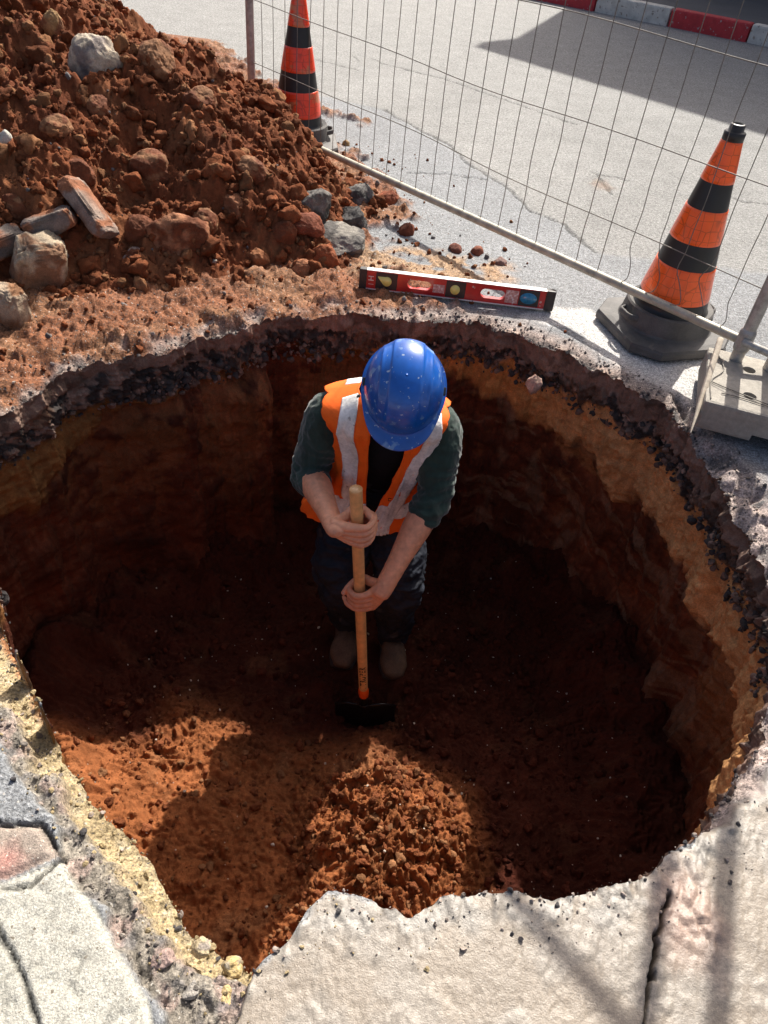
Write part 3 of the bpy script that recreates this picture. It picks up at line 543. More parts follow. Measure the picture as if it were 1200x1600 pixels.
# rim rubble: broken bedding stones all round the cut
n = 4200; tt = rs.random(n)*2*np.pi-np.pi; sy2 = np.sin(tt); R_ = rimR(tt); nl = (sy2 < -.05) & (np.cos(tt) < .1); e = rs.random(n)**1.6*.10-.004; kr = (sy2 < -.3) & (np.cos(tt) > -.15) 
x = PC[0]+np.cos(tt)*(R_+e); y = PC[1]+np.sin(tt)*(R_+e); s = .0016*5.5**(rs.random(n)**2.4); zg = ground(x, y)[0]
cc = np.array([.34, .28, .24])*(.5+.8*rs.random((n, 1))); bk = rs.random(n) < .3; cc[bk] = (.07, .065, .065); yl = nl & (rs.random(n) < .5); cc[yl] = np.array([.36, .28, .155])
ap_ = sdist(x, y, Z_APRON) < 0; s = np.where(ap_, s*.8, s); s[ap_ & (rs.random(n) < .6)] = .0008
keep = ~((sdist(x, y, Z_DIRT) < 0) & (rs.random(n) < .6)); x, y, s, cc, zg = x[keep], y[keep], s[keep], cc[keep], zg[keep]
scatter('rim_rubble', np.c_[x, y, zg+s*.35], s, cc, M_ROCK, (1, 2), 1.0, .12, 23, .005, False, label='broken bits of bedding stone and asphalt along the pit rim', cat='rubble', kind='stuff')
n = 5200; x = -.95+rs.random(n)*.95; y = .2+rs.random(n)*1.1; ok = (sdist(x, y, Z_LEFTCUT) < -.004) & (rel(x, y)[0] > rimR(rel(x, y)[1])); x, y = x[ok], y[ok]; s = .0016*4.5**(rs.random(len(x))**2.2); zg = ground(x, y)[0]
sn = sdist(x, y, Z_SAND) < .016; cc = np.array([.24, .21, .18])*(.45+.9*rs.random((len(x), 1))); cc[sn] = (np.array([.37, .29, .16])*(.7+.5*rs.random((len(x), 1))))[sn]; s[sn] *= .75
scatter('bedding_gravel', np.c_[x, y, zg+s*.3], s, cc, M_ROCK, (1, 2), 1.0, .12, 37, .005, False, label='grey gravel and yellow sand grains bared beside the pale paving slabs', cat='gravel', kind='stuff')
# stones stuck in the cut rubble layer
n = 1300; tt = rs.random(n)*np.pi*1.25-.35; R_ = rimR(tt); gz0 = ground(PC[0]+np.cos(tt)*R_, PC[1]+np.sin(tt)*R_)[0]; q = rs.random(n); zz_ = gz0-.085-.10*q; x = PC[0]+np.cos(tt)*(R_+.004); y = PC[1]+np.sin(tt)*(R_+.004)
s = .005*4**(rs.random(n)**2.2); cc = np.where((rs.random(n) < .5)[:, None], np.array([.05, .045, .045]), np.array([.24, .16, .125])*(.5+.6*rs.random((n, 1))))
scatter('bedding_stones', np.c_[x, y, zz_], s, cc, M_ROCK, (1, 2), 1.0, .12, 29, .010, False, label='pinkish and black stones bedded in the cut layer under the paving', cat='bedding stones', kind='stuff')
# big lumps sticking out of the cut face or lying at the near corner
for px, py, z, w, lab, c1, c2, sd_ in ((832, 600, -.10, 34, 'long pink stone sticking out of the pit wall right of the helmet', (.48, .31, .24), None, 71), (985, 655, -.12, 26, 'pale pink stone in the wall below the cone', (.48, .33, .26), None, 72),
                                       (1046, 685, -.13, 44, 'big pinkish stone under the concrete fence foot', (.44, .28, .22), None, 73), (362, 1512, -.05, 46, 'yellow sandy lump at the near corner of the pit', (.58, .43, .2), (.35, .3, .22), 74),
                                       (318, 1478, -.05, 44, 'cream sandy lump, left one at the near corner of the pit', (.52, .42, .26), (.35, .3, .25), 75), (255, 1498, -.03, 46, 'pinkish grey stone beside the paving slab edge', (.42, .30, .26), (.3, .26, .22), 76),
                                       (300, 1548, -.03, 34, 'grey rubble stone beneath the sandy lumps', (.36, .33, .29), None, 77), (352, 1560, -.04, 38, 'yellow crumbly lump at the bottom edge of the cut', (.58, .44, .22), None, 78)):
    p = G(px, py, z); k = pxm(p); a = w/2/k; rock('rock', lab, 'rock', p, (a, a*.8, a*.75), (.3*sd_, .2*sd_, .5*sd_), c1, c2, sd_, .8, .14, 4)
# ------------------------------------------------------------------ painted metal, plastics etc.
M_GALV = mat('galvanised_tube', (.40, .385, .36), .55, [(300, .2, .001)], [(40, .25), (300, .12)], metal=.5, spec=.4)
M_PALE = mat('pale_tube', (.40, .37, .29), .5, [(300, .2, .001)], [(25, .25), (300, .1)], metal=.15)
M_WIRE = mat('mesh_wire', (.17, .155, .135), .6, None, [(40, .3)], metal=.4)
M_CONC = mat('precast_concrete', (.30, .275, .235), .85, [(120, .6, .003), (30, .4, .004)], [(60, .14), (8, .12), (500, .15)])
M_WOOD = mat('pale_wood', (.50, .42, .32), .7, [(120, .4, .002)], [(60, .25)])
M_BLK = mat('black_plastic', (.012, .012, .013), .42, [(300, .15, .001)], [(20, .3)])
M_RUB = mat('dusty_rubber', (.085, .080, .075), .7, [(150, .4, .002)], [(14, .35), (200, .15)], vor=[(22, .62, (.12, .105, .09))])
# ------------------------------------------------------------------ site fence
FA = np.array([-.973, 4.385, 0.]); FB = np.array([1.118, 2.282, 0.]); fd = (FB-FA)/np.linalg.norm(FB-FA); FL = np.linalg.norm(FB-FA)
def fence(label, A, d, Ln, z0, z1, htop, kink, seed):
    t = thing('site_fence', label, 'fence', tuple(A), 'wire site fences'); rs = np.random.default_rng(seed)
    zb = lambda s: z0+(z1-z0)*s/Ln; q = lambda s, z, o=0: A+d*s+np.array([0, 0, z])+np.array([d[1], -d[0], 0])*o
    tube_obj('post', [q(0, .02), q(0, 1), q(0, htop)], [.021]*3, M_GALV, t, 8, 16); tube_obj('post', [q(Ln, z1-.08), q(Ln, 1), q(Ln, htop)], [.021]*3, M_GALV, t, 8, 16)
    tube_obj('bottom_rail', [q(0, zb(0)), q(Ln*.5, zb(Ln*.5)), q(Ln, zb(Ln))], [.0155]*3, M_PALE, t, 10, 16)
    tube_obj('top_rail', [q(0, htop-.01), q(Ln*.5, htop-.02), q(Ln, htop-.01)], [.0155]*3, M_GALV, t, 10, 16)
    bm = bmesh.new()
    sag = lambda s, z, k: .012*math.sin(3.1*s+k)*math.sin(math.pi*s/Ln)
    hz = [.375, .645, .93, 1.2, 1.47, 1.75]
    for i, z in enumerate(hz):
        pts = [q(s, z+.007*math.sin(s*1.9+i*1.7)+.003*math.sin(s*6+i), .006+.01*math.sin(s*4+i)) for s in np.linspace(0, Ln, 22)]; add_to_bm(bm, tube_mesh(pts, [.0018]*22, 66, 6))
    nw = int(Ln/.1)
    for i in range(1, nw):
        s0 = i*Ln/nw; a, b = rs.normal()*.003, rs.normal()*.005
        zr_ = zb(s0); zs = [zr_+.005, zr_+.04, zr_+.09, .31, .375, .45, .55, .645, .8, .93, 1.2, 1.47, 1.75, htop-.02]; ds = [0, a*.5, a+b*.5, b, 0, a, -b, 0, b, 0, a, 0, b, 0]
        if kink and i >= nw-5: j = i-(nw-5); ds[1:4] = [(.035, .05, .06, .045, .02)[j]*1.0, (.03, .06, .03, .0, .0)[j], (.0, .03, -.01, -.03, 0)[j]]
        pts = [q(s0+dx, z, -.003+.5*dx) for dx, z in zip(ds, zs)]; add_to_bm(bm, tube_mesh(pts, [.0016]*len(pts), 40, 6))
    bm_obj('wire_mesh', bm, M_WIRE, t); return t
fence('galvanised wire mesh fence panel crossing from the soil heap to the concrete foot', FA, fd, FL, .10, .19, 2.0, True, 3)
FB2 = FB+fd*.10+np.array([.03, .03, 0]); fence('next wire fence panel starting at the right picture edge', FB2, fd, 3.0, .18, .10, 2.0, False, 8)
# clamp joining both posts
t = thing('fence_clamp', 'grey pipe clamp joining two fence posts above the concrete foot', 'clamp', tuple(FB+np.array([0, 0, .2])))
bm = bmesh.new(); add_to_bm(bm, tube_mesh([FB+np.array([-.01, -.03, .20]), FB2+np.array([.03, -.02, .17])], [.013, .013], 6, 12)); add_to_bm(bm, tube_mesh([FB2+np.array([.03, -.02, .17]), FB2+fd*.25+np.array([0, 0, .14])], [.013, .013], 6, 12)); bm_obj('bar', bm, M_GALV, t)
bm = bmesh.new(); add_to_bm(bm, tube_mesh([FB+np.array([0, 0, .17]), FB+np.array([0, 0, .22])], [.027, .027], 6, 20)); bm_obj('collar', bm, M_GALV, t)
# concrete foot with through holes and a notch below
bu = np.array([.965, -.262, 0]); bv = np.array([.262, .965, 0]); BO = np.array([.945, 1.995, .012])
bm = bmesh.new(); box(bm, (.36, .185, .060), (.72, .37, .10), bevel=.010); foot_o = bm_obj('foot_block', bm, M_CONC, None, False)
cut = bmesh.new()
for hx, hy in ((.135, .10), (.255, .10), (.375, .10), (.135, .27), (.275, .30), (.5, .12), (.5, .27)): bmesh.ops.create_cone(cut, cap_ends=True, segments=32, radius1=.019, radius2=.022, depth=.3, matrix=Matrix.Translation((hx, hy, .075)))
me_c = bpy.data.meshes.new('c'); cut.to_mesh(me_c); cut.free(); co_ = bpy.data.objects.new('c', me_c); C.objects.link(co_)
cut = bmesh.new(); box(cut, (.30, -.01, .015), (.26, .34, .04)); me_d = bpy.data.meshes.new('d'); cut.to_mesh(me_d); cut.free(); cd_ = bpy.data.objects.new('d', me_d); C.objects.link(cd_)
for c_ in (co_, cd_): m = foot_o.modifiers.new('b', 'BOOLEAN'); m.operation = 'DIFFERENCE'; m.object = c_; m.solver = 'EXACT'
dg = bpy.context.evaluated_depsgraph_get(); dg.update(); me = bpy.data.meshes.new_from_object(foot_o.evaluated_get(dg)); foot_o.modifiers.clear(); foot_o.data = me; me.materials.clear(); me.materials.append(M_CONC)
for c_ in (co_, cd_): bpy.data.objects.remove(c_)
foot_o.name = 'concrete_weight'; foot_o.matrix_world = Matrix(((bu[0], bv[0], 0, BO[0]), (bu[1], bv[1], 0, BO[1]), (0, 0, 1, BO[2]), (0, 0, 0, 1)))
tag(foot_o, 'grey precast concrete weight with round holes holding the fence posts', 'concrete weight')
# bent end wires lying over the block, and the stake
bm = bmesh.new(); z_ = .126
for pts in ([(1123, 556), (1131, 578), (1112, 594), (1111, 622)], [(1112, 596), (1135, 606), (1160, 616), (1200, 632)], [(1128, 614), (1160, 622), (1215, 640)]): add_to_bm(bm, tube_mesh([G(a, b, z_) for a, b in pts], [.0018]*len(pts), 20, 6))
tag(bm_obj('loose_wire', bm, M_WIRE), 'thin bent wires lying loose on top of the concrete foot', 'wire')
a_ = P(1126, 530, 2.25); b_ = P(1079, 676, 1.93); tag(tube_obj('stake', [a_, (a_*2+b_)/3, (a_+b_*2)/3, b_], [(.010, .006), (.010, .006), (.008, .005), (.002, .002)], M_WOOD, None, 20, 10, power=4), 'thin pale wooden stake leaning from the fence rail down into the pit edge', 'stake')
# ------------------------------------------------------------------ traffic cones
def mat_orange(name, col, dirty):
    m = mat(name, col, .33, None, [(30, .1)], spec=.5, coat=.3, vor=[(9, .60-dirty, (.55, .16, .07))] if dirty else None); t = m.node_tree; N = t.nodes; L = t.links; b = N['Principled BSDF']
    tc = N.new('ShaderNodeTexCoord'); v = N.new('ShaderNodeTexVoronoi'); v.feature = 'DISTANCE_TO_EDGE'; v.inputs['Scale'].default_value = 30; v.inputs['Randomness'].default_value = .25; L.new(tc.outputs['Object'], v.inputs['Vector'])
    mr = N.new('ShaderNodeMapRange'); mr.inputs['From Max'].default_value = .05; mr.inputs['To Min'].default_value = .6; L.new(v.outputs[0], mr.inputs['Value'])
    src = b.inputs['Base Color'].links[0].from_socket; x = N.new('ShaderNodeVectorMath'); x.operation = 'SCALE'; L.new(src, x.inputs[0]); L.new(mr.outputs[0], x.inputs['Scale']); L.new(x.outputs[0], b.inputs['Base Color']); return m
M_OR1 = mat_orange('orange_reflective', (1.0, .120, .008), 0); M_OR2 = mat_orange('red_orange_reflective', (.85, .055, .012), .05)
def lathe(prof, m=64):
    a = np.linspace(0, 2*np.pi, m, endpoint=False); Pn = np.array([[(r*math.cos(t), r*math.sin(t), z) for t in a] for r, z in prof]); return grid(Pn, wrap=True)
def cone(label, loc, rz, M_O, dz=0):
    t = thing('traffic_cone', label, 'traffic cone', tuple(loc), 'striped traffic cones'); T = Matrix.Translation(loc)@Matrix.Rotation(rz, 4, 'Z')
    def add(nm, V, Q, m, smooth=True): o = raw(nm, V, Q, m, smooth=smooth); o.parent = t; o.matrix_world = T; return o
    rad = lambda z: .134-(.134-.028)*(z-.11)/(.715-.11)
    # base plate: a chamfered square with raised collar
    h = .215; c = .085; oc = [(h, -h+c), (h, h-c), (h-c, h), (-h+c, h), (-h, h-c), (-h, -h+c), (-h+c, -h), (h-c, -h)]
    ring = []
    for k in range(8):
        x0, y0 = oc[k]; x1, y1 = oc[(k+1) % 8]
        for f in np.linspace(0, 1, 8, endpoint=False): ring.append((x0+(x1-x0)*f, y0+(y1-y0)*f))
    ring = np.array(ring); an = np.arctan2(ring[:, 1], ring[:, 0]); circ = np.stack([np.cos(an), np.sin(an)], 1)
    rows = [np.c_[ring*.2, np.full(64, .004)], np.c_[ring*.98, np.full(64, .004)], np.c_[ring*1.0, np.full(64, .010)], np.c_[ring*1.0, np.full(64, .030)], np.c_[ring*.975, np.full(64, .040)], np.c_[ring*.55+circ*.075, np.full(64, .046)], np.c_[circ*.176, np.full(64, .050)], np.c_[circ*.170, np.full(64, .056)], np.c_[circ*.160, np.full(64, .118)], np.c_[circ*.154, np.full(64, .124)], np.c_[circ*.120, np.full(64, .110)]]
    V, Q = grid(np.array(rows), wrap=True); b = add('base', V, Q, M_RUB, False)
    for sg in (-1, 1):
        bm = bmesh.new(); pts = [(sg*.150, -.05, .085), (sg*.185, -.03, .090), (sg*.190, 0, .092), (sg*.185, .03, .090), (sg*.150, .05, .085)]; add_to_bm(bm, tube_mesh([np.array(p) for p in pts], [(.006, .012)]*5, 20, 10))
        o = bm_obj('grip', bm, M_RUB); o.parent = t; o.matrix_world = T
    V, Q = lathe([(.138, .075), (.142, .105), (.1385, .118)]+[(rad(z), z) for z in np.linspace(.122, .70, 40)]+[(.02, .70)]); add('body', V, Q, M_BLK)
    for z0, z1 in ((.165, .285), (.370, .480), (.565, .690)):
        V, Q = lathe([(rad(z0), z0)]+[(rad(z)+.0018, z) for z in np.linspace(z0+.0008, z1-.0008, 14)]+[(rad(z1), z1)]); add('reflective_band', V, Q, M_O)
    V, Q = lathe([(.030, .685), (.0345, .687), (.0345, .712), (.031, .716), (.025, .716), (.024, .735), (.018, .738), (.016, .73), (.016, .70)], 40); add('cap', V, Q, M_BLK)
    return t
cone('orange and black striped traffic cone with grey rubber base beside the pit', (.972, 2.652, .004), .35, M_OR1)
cone('faded red orange and black cone half buried behind the far soil heap', (-.715, 4.33, .004), .2, M_OR2)
# ------------------------------------------------------------------ spirit level
M_LRED = mat('red_paint', (.46, .010, .012), .35, None, [(40, .15)], vor=[(60, .68, (.45, .35, .32))], coat=.3)
M_LWHT = mat('milled_edge', (.75, .73, .70), .4, None, [(200, .1)], metal=.3); M_LBLK = mat('level_black', (.025, .02, .018), .5, None, [(60, .3)])
M_VIAL = mat('yellow_vial', (.80, .74, .20), .15, None, None, coat=.5); M_BLUE = mat('blue_vial', (.03, .22, .38), .2, None, [(60, .3)], coat=.5); M_SCUF = mat('worn_label', (.55, .30, .26), .7, [(200, .4, .001)], [(120, .35)], vor=[(120, .55, (.7, .62, .58))])
la = G(561, 451, .0); lb = G(861, 487, .0); lz = .008; lt = thing('spirit_level', 'red aluminium spirit level with black ends and yellow vials at the pit edge', 'spirit level', (la[0], la[1], lz)); ldv = lb-la; LL = np.linalg.norm(ldv); la_ang = math.atan2(ldv[1], ldv[0]); TL = Matrix.Translation((la[0], la[1], lz))@Matrix.Rotation(la_ang, 4, 'Z')@Matrix.Rotation(-.10, 4, 'X')
LH = .076; LT = .030
def lpart(nm, x0, x1, z0, z1, y0, y1, m, par=None, bevel=.0015):
    bm = bmesh.new(); box(bm, ((x0+x1)/2, (y0+y1)/2, (z0+z1)/2), (abs(x1-x0), abs(y1-y0), abs(z1-z0)), bevel=bevel); o = bm_obj(nm, bm, m, None, False); o.parent = par or lt; o.matrix_world = TL; return o
fx = lambda px: (px-65)/1050*LL
def slot(bm, x0, x1, z0, z1, n=10):
    r = (z1-z0)/2; pts = [(x1-r+r*math.cos(a), (z0+z1)/2+r*math.sin(a)) for a in np.linspace(-math.pi/2, math.pi/2, n)]+[(x0+r+r*math.cos(a), (z0+z1)/2+r*math.sin(a)) for a in np.linspace(math.pi/2, 1.5*math.pi, n)]
    f = [bm.verts.new((a, -.05, b)) for a, b in pts]; g = [bm.verts.new((a, .05, b)) for a, b in pts]; bm.faces.new(f); bm.faces.new(g[::-1]); k = len(pts)
    for i in range(k): bm.faces.new([f[i], g[i], g[(i+1) % k], f[(i+1) % k]])
body = lpart('body', fx(100), fx(1068), .004, LH-.003, -LT/2+.003, LT/2-.003, M_LRED, bevel=0)
bm = bmesh.new(); slot(bm, fx(322), fx(452), .022, .056); slot(bm, fx(718), fx(850), .020, .056); bmesh.ops.recalc_face_normals(bm, faces=bm.faces); mc = bpy.data.meshes.new('c'); bm.to_mesh(mc); bm.free(); oc_ = bpy.data.objects.new('c', mc); C.objects.link(oc_); oc_.matrix_world = TL
m = body.modifiers.new('b', 'BOOLEAN'); m.object = oc_; m.solver = 'EXACT'; dg = bpy.context.evaluated_depsgraph_get(); dg.update(); me = bpy.data.meshes.new_from_object(body.evaluated_get(dg)); body.modifiers.clear(); body.data = me; me.materials.clear(); me.materials.append(M_LRED); bpy.data.objects.remove(oc_)
lpart('top_edge', fx(100), fx(1068), LH-.003, LH, -LT/2, LT/2, M_LWHT, bevel=.0006); lpart('bottom_edge', fx(100), fx(1068), 0, .004, -LT/2, LT/2, M_LWHT, bevel=.0006)
lpart('end_cap', fx(63), fx(103), -.001, LH+.001, -LT/2-.001, LT/2+.001, M_LBLK, bevel=.003); lpart('end_cap', fx(1066), fx(1117), -.001, LH+.001, -LT/2-.001, LT/2+.001, M_LBLK, bevel=.003)
for x0, x1, vx, vm, tear in ((152, 268, 212, M_VIAL, 1), (530, 636, 580, M_VIAL, 0), (925, 1033, 976, M_BLUE, 2)):
    hd = lpart('vial_holder', fx(x0), fx(x1), .007, LH-.006, -LT/2+.001, LT/2-.001, M_LBLK, bevel=.002)
    bm = bmesh.new(); rr_ = .018 if tear < 2 else .021
    pr = [(rr_*math.cos(a)*(1.5 if tear == 2 else 1), rr_*math.sin(a)) for a in np.linspace(0, 2*math.pi, 28, endpoint=False)]
    if tear == 1: pr = [(-.034, .012), (-.034, .016)]+[(rr_*math.cos(a), rr_*math.sin(a)) for a in np.linspace(2.0, -2.4, 24)]
    f = [bm.verts.new((fx(vx)+a, -LT/2-.0025, .038+b)) for a, b in pr]; g = [bm.verts.new((fx(vx)+a*1.05, -LT/2+.002, .038+b*1.05)) for a, b in pr]; bm.faces.new(f)
    for i in range(len(pr)): bm.faces.new([f[i], g[i], g[(i+1) % len(pr)], f[(i+1) % len(pr)]])
    o = bm_obj('vial', bm, vm); o.parent = hd; o.matrix_world = TL
lpart('worn_sticker', fx(462), fx(524), .018, .050, -LT/2+.0018, -LT/2+.004, M_SCUF, bevel=0); lpart('worn_sticker', fx(852), fx(920), .012, .062, -LT/2+.0018, -LT/2+.004, M_SCUF, bevel=0)
M_LTXT = mat('white_print', (.75, .70, .66), .6)
def text(name, s, size, T, m, par, ext=.0004, spacing=1.0, off_=0):
    cu = bpy.data.curves.new(name, 'FONT'); cu.body = s; cu.size = size; cu.extrude = ext; cu.offset = off_; cu.align_x = 'CENTER'; cu.align_y = 'CENTER'; cu.space_character = spacing; o = bpy.data.objects.new(name, cu); C.objects.link(o)
    dg = bpy.context.evaluated_depsgraph_get(); dg.update(); me = bpy.data.meshes.new_from_object(o.evaluated_get(dg)); bpy.data.objects.remove(o); o = bpy.data.objects.new(name, me); C.objects.link(o); me.materials.clear(); me.materials.append(m)
    if par: o.parent = par
    o.matrix_world = T; return o
RX = Matrix.Rotation(math.pi/2, 4, 'X')
o = text('emblem', 'H', .030, TL@Matrix.Translation((fx(128), -LT/2+.0012, .044))@RX@Matrix.Rotation(math.pi/2, 4, 'Z'), M_LTXT, lt); o = text('emblem', '—', .020, TL@Matrix.Translation((fx(128), -LT/2+.0012, .022))@RX, M_LTXT, lt)
# ------------------------------------------------------------------ kerb, far pavement, building across the street
M_KR = mat('kerb_red', (.48, .035, .04), .7, [(60, .4, .004)], [(20, .15), (200, .15)], vor=[(30, .66, (.4, .33, .3))]); M_KW = mat('kerb_white', (.58, .55, .48), .8, [(60, .5, .004)], [(15, .18), (200, .15)], vor=[(26, .60, (.3, .25, .2))])
k0 = np.array([1.70, 10.30]); kd_ = np.array([.873, -.488]); kn = np.array([.488, .873]); bl = 1.0
for i in range(-16, 14):
    seg = k0+kd_*bl*i*.87; red_ = (i % 2 != 0); bm = bmesh.new(); box(bm, (0, 0, 0), (bl*.87-.012, .17, .24), bevel=.022)
    for f in bm.faces: f.smooth = False
    o = bm_obj('kerb_stone', bm, M_KR if red_ else M_KW, None, False); o.matrix_world = Matrix.Translation((*(seg+kd_*bl*.435+kn*.09), .045))@Matrix.Rotation(math.atan2(kd_[1], kd_[0]), 4, 'Z'); tag(o, kind='structure')
a = k0-kd_*40+kn*.17; b = k0+kd_*40+kn*.17; Vp = [(*a, .15), (*b, .15), (*(b+kn*60), .15), (*(a+kn*60), .15)]
M_FAR = mat('far_tarmac', (.085, .083, .085), .9, [(120, .5, .004)], [(80, .25), (3, .12)]); tag(raw('far_pavement', Vp, [[0, 1, 2, 3]], M_FAR), kind='structure')
M_PLAS = mat('plaster', (.45, .40, .33), .9, [(40, .4, .01)], [(2, .1)]); M_GLS = mat('window_glass', (.03, .04, .05), .1); M_FRM = mat('window_frame', (.5, .5, .48), .5); M_DOOR = mat('door_paint', (.10, .07, .05), .5)
bt = thing('house', 'plastered house across the street whose roof shades the far kerb', 'house', (2.47, 13.7, 0)); be = np.array([.74, -.67]); be /= np.linalg.norm(be); bn = np.array([-be[1], be[0]]); TB = Matrix(((be[0], bn[0], 0, 2.47), (be[1], bn[1], 0, 13.7), (0, 0, 1, .15), (0, 0, 0, 1)))
def bpart(nm, c, s, m, par): bm = bmesh.new(); box(bm, c, s); o = bm_obj(nm, bm, m, None, False); o.parent = par; o.matrix_world = TB; return o
bpart('wall', (7, 4, 2.9), (14, 8, 5.8), M_PLAS, bt); bpart('roof', (7.0, 4, 5.93), (14.3, 8.3, .25), M_CONC, bt)
for fl_ in (1.5, 4.2):
    for k in range(5):
        if fl_ < 2 and k == 2: continue
        w_ = bpart('window', (1.6+2.7*k, -.02, fl_), (1.2, .08, 1.3), M_FRM, bt); bpart('pane', (1.6+2.7*k, -.07, fl_), (1.04, .04, 1.14), M_GLS, w_)
d_ = bpart('door', (7.0, -.03, 1.05), (1.0, .1, 2.1), M_DOOR, bt); bpart('handle', (6.62, -.1, 1.05), (.12, .04, .03), M_GALV, d_)
# ------------------------------------------------------------------ the worker
#PERSON
M_SKIN = mat('skin', (.74, .33, .185), .5, [(180, .25, .0015), (600, .2, .0006)], [(70, .14), (14, .12)], spec=.45, vor=[(30, .70, (.60, .26, .15))]); M_SKIN.node_tree.nodes['Principled BSDF'].inputs['Subsurface Weight'].default_value = .12; M_SKIN.node_tree.nodes['Principled BSDF'].inputs['Subsurface Radius'].default_value = (.012, .004, .002)
M_GRN = mat('green_jersey', (.022, .046, .036), .85, [(500, .35, .001)], [(30, .2), (700, .2)], spec=.2, sheen=.3)
M_TEE = mat('black_tshirt', (.006, .006, .008), .9, [(400, .3, .001)], [(20, .2)], spec=.2)
M_TRS = mat('navy_work_trousers', (.016, .019, .028), .75, [(400, .4, .001)], [(14, .4), (300, .2)], spec=.25, vor=[(16, .66, (.05, .045, .045))])
M_VEST = mat('hi_vis_orange', (1.0, .150, .012), .7, [(350, .3, .001)], [(30, .08), (500, .08)], spec=.3)
M_REFL = mat('reflective_tape', (.80, .77, .72), .5, [(90, .5, .002), (400, .3, .001)], [(25, .2), (120, .15)], metal=.0, vor=[(45, .66, (.4, .36, .32))])
M_HELM = mat('blue_helmet', (.004, .095, .42), .33, [(25, .05, .003)], [(8, .2), (40, .1)], coat=.4, vor=[(21, .625, (.14, .27, .52)), (75, .65, (.34, .42, .56)), (9, .62, (.03, .15, .46))])
M_BOOT = mat('muddy_boot', (.12, .075, .045), .85, [(120, .6, .003)], [(20, .35), (200, .2)]); M_SOLE = mat('boot_sole', (.04, .03, .025), .8)
M_HAIR = mat('dark_hair', (.02, .013, .01), .6)
M_WHT = mat('white_cloth', (.62, .64, .66), .8, [(80, .5, .003)], [(40, .15)])
A3 = lambda *v: np.array(v, float)
def ell(c, r, R=None, lvl=3):
    v, f = ICO[lvl]; w = v*np.array(r)
    if R is not None: w = w@np.array(R).T
    return (w+np.array(c), np.zeros((0, 4), int), f)
wk = thing('person', 'worker in blue hard hat and orange vest digging in the pit', 'person', (0, 1.8, FLOOR))
FEET = [(-.090, 1.83), (.092, 1.815)]; zfeet = [float(zfloor(np.array([a]), np.array([b]))[0]) for a, b in FEET]
shL, shR = P(513, 645, 1.85), P(686, 668, 1.85); elL, elR = P(485, 738, 1.83), P(679, 772, 1.76)
ST, SBt = P(556, 764, 1.55), P(568, 1080, 1.535); sa = (ST-SBt); SLn = np.linalg.norm(sa); sa /= SLn; SR = .0190
fo = A3(0, -1, .35); fo -= sa*fo.dot(sa); fo /= np.linalg.norm(fo); sx = np.cross(sa, fo); sx *= np.sign(sx[0])
sh_at = lambda py: SBt+sa*SLn*(1080-py)/(1080-764)
CL, CR_ = sh_at(811), sh_at(907)
wrL = CL-sx*.062+fo*.030+sa*.022; wrR = CR_+sx*.078+fo*.022+sa*.058
def hand(Cn, s, wr, el, style):
    T = []
    q = lambda a, b, c: Cn+s*a+fo*b+sa*c
    hs = (.031, .0105, -.010, -.029); ln = (1, 1.04, 1.0, .88)
    fd_ = wr-el; fd_ /= np.linalg.norm(fd_)
    mc = []
    for i, h in enumerate(hs):
        k = ln[i]
        if style == 0:   # back of the hand in front of the shaft, knuckles on the far side
            p = [q(.012, SR+.024, h*1.08), q(.034, SR+.016, h*1.0), q(SR+.030*k, -.004, h*.98), q(SR+.012, -SR-.010, h*.95), q(-.004, -SR-.011, h*.95), q(-.018, -SR-.004, h*.95)]
            r = [.0120, .0102, .0105, .0092, .0088, .0076]
        else:            # fingers cross the front of the shaft and curl round
            dn = -.012*i*0
            p = [q(-.042, SR+.012, h*1.12+.010), q(-.018, SR+.020, h*1.05+.004), q(.010, SR+.0155, h*1.0-.003), q(SR+.013*k, .006, h*.97-.007), q(SR+.006, -SR*.7, h*.95-.009), q(.006, -SR-.009, h*.93-.009)]
            r = [.0125, .0105, .0107, .0096, .0088, .0076]
            if i == 3: p[3] = q(SR+.020, .010, h-.010); p[4] = q(SR+.028, -.004, h-.006); p[5] = q(SR+.034, -.012, h-.002)
        rr = [x*(1 if i < 3 else .87) for x in r]; T.append(tube_mesh(p, rr, 36, 16)); mc.append(p[0])
    for i, m_ in enumerate(mc):
        off = sa*(.014, .005, -.005, -.014)[i]; w0 = wr+off; mid = (w0+m_)/2+fo*.004; T.append(tube_mesh([w0, mid, m_], [(.017, .014), (.016, .013), (.0125, .012)], 20, 16))
    pc = (mc[1]+mc[2])/2; T.append(tube_mesh([wr, (wr+pc)/2-fo*.004, pc-fo*.006], [(.022, .020), (.030, .016), (.032, .012)], 20, 20, side=sa))
    if style == 0: p = [wr+sa*.012-fo*.004, q(-.032, -.010, .030), q(-.012, -SR-.014, .038), q(.014, -SR-.010, .044), q(.034, -.010, .040), q(.042, .000, .028)]
    else: p = [wr+sa*.004-fo*.006, q(-.034, -.012, .046), q(-.012, -SR-.013, .038), q(.014, -SR-.010, .030), q(.036, -.006, .022), q(.050, .004, .008)]
    T.append(tube_mesh(p, [.017, .0155, .0135, .0118, .0112, .0086], 40, 16))
    return T, q, p
skin = []
for (Cn, s, wr, el, st) in ((CL, sx, wrL, elL, 0), (CR_, -sx, wrR, elR, 1)):
    T, q_, tp = hand(Cn, s, wr, el, st); skin += T
    d = wr-el; skin.append(tube_mesh([el-d*.12, el+d*.12, el+d*.35, el+d*.7, wr, wr+d/np.linalg.norm(d)*.02], [.042, .046, .046, .034, (.030, .023), (.028, .02)], 40, 24))
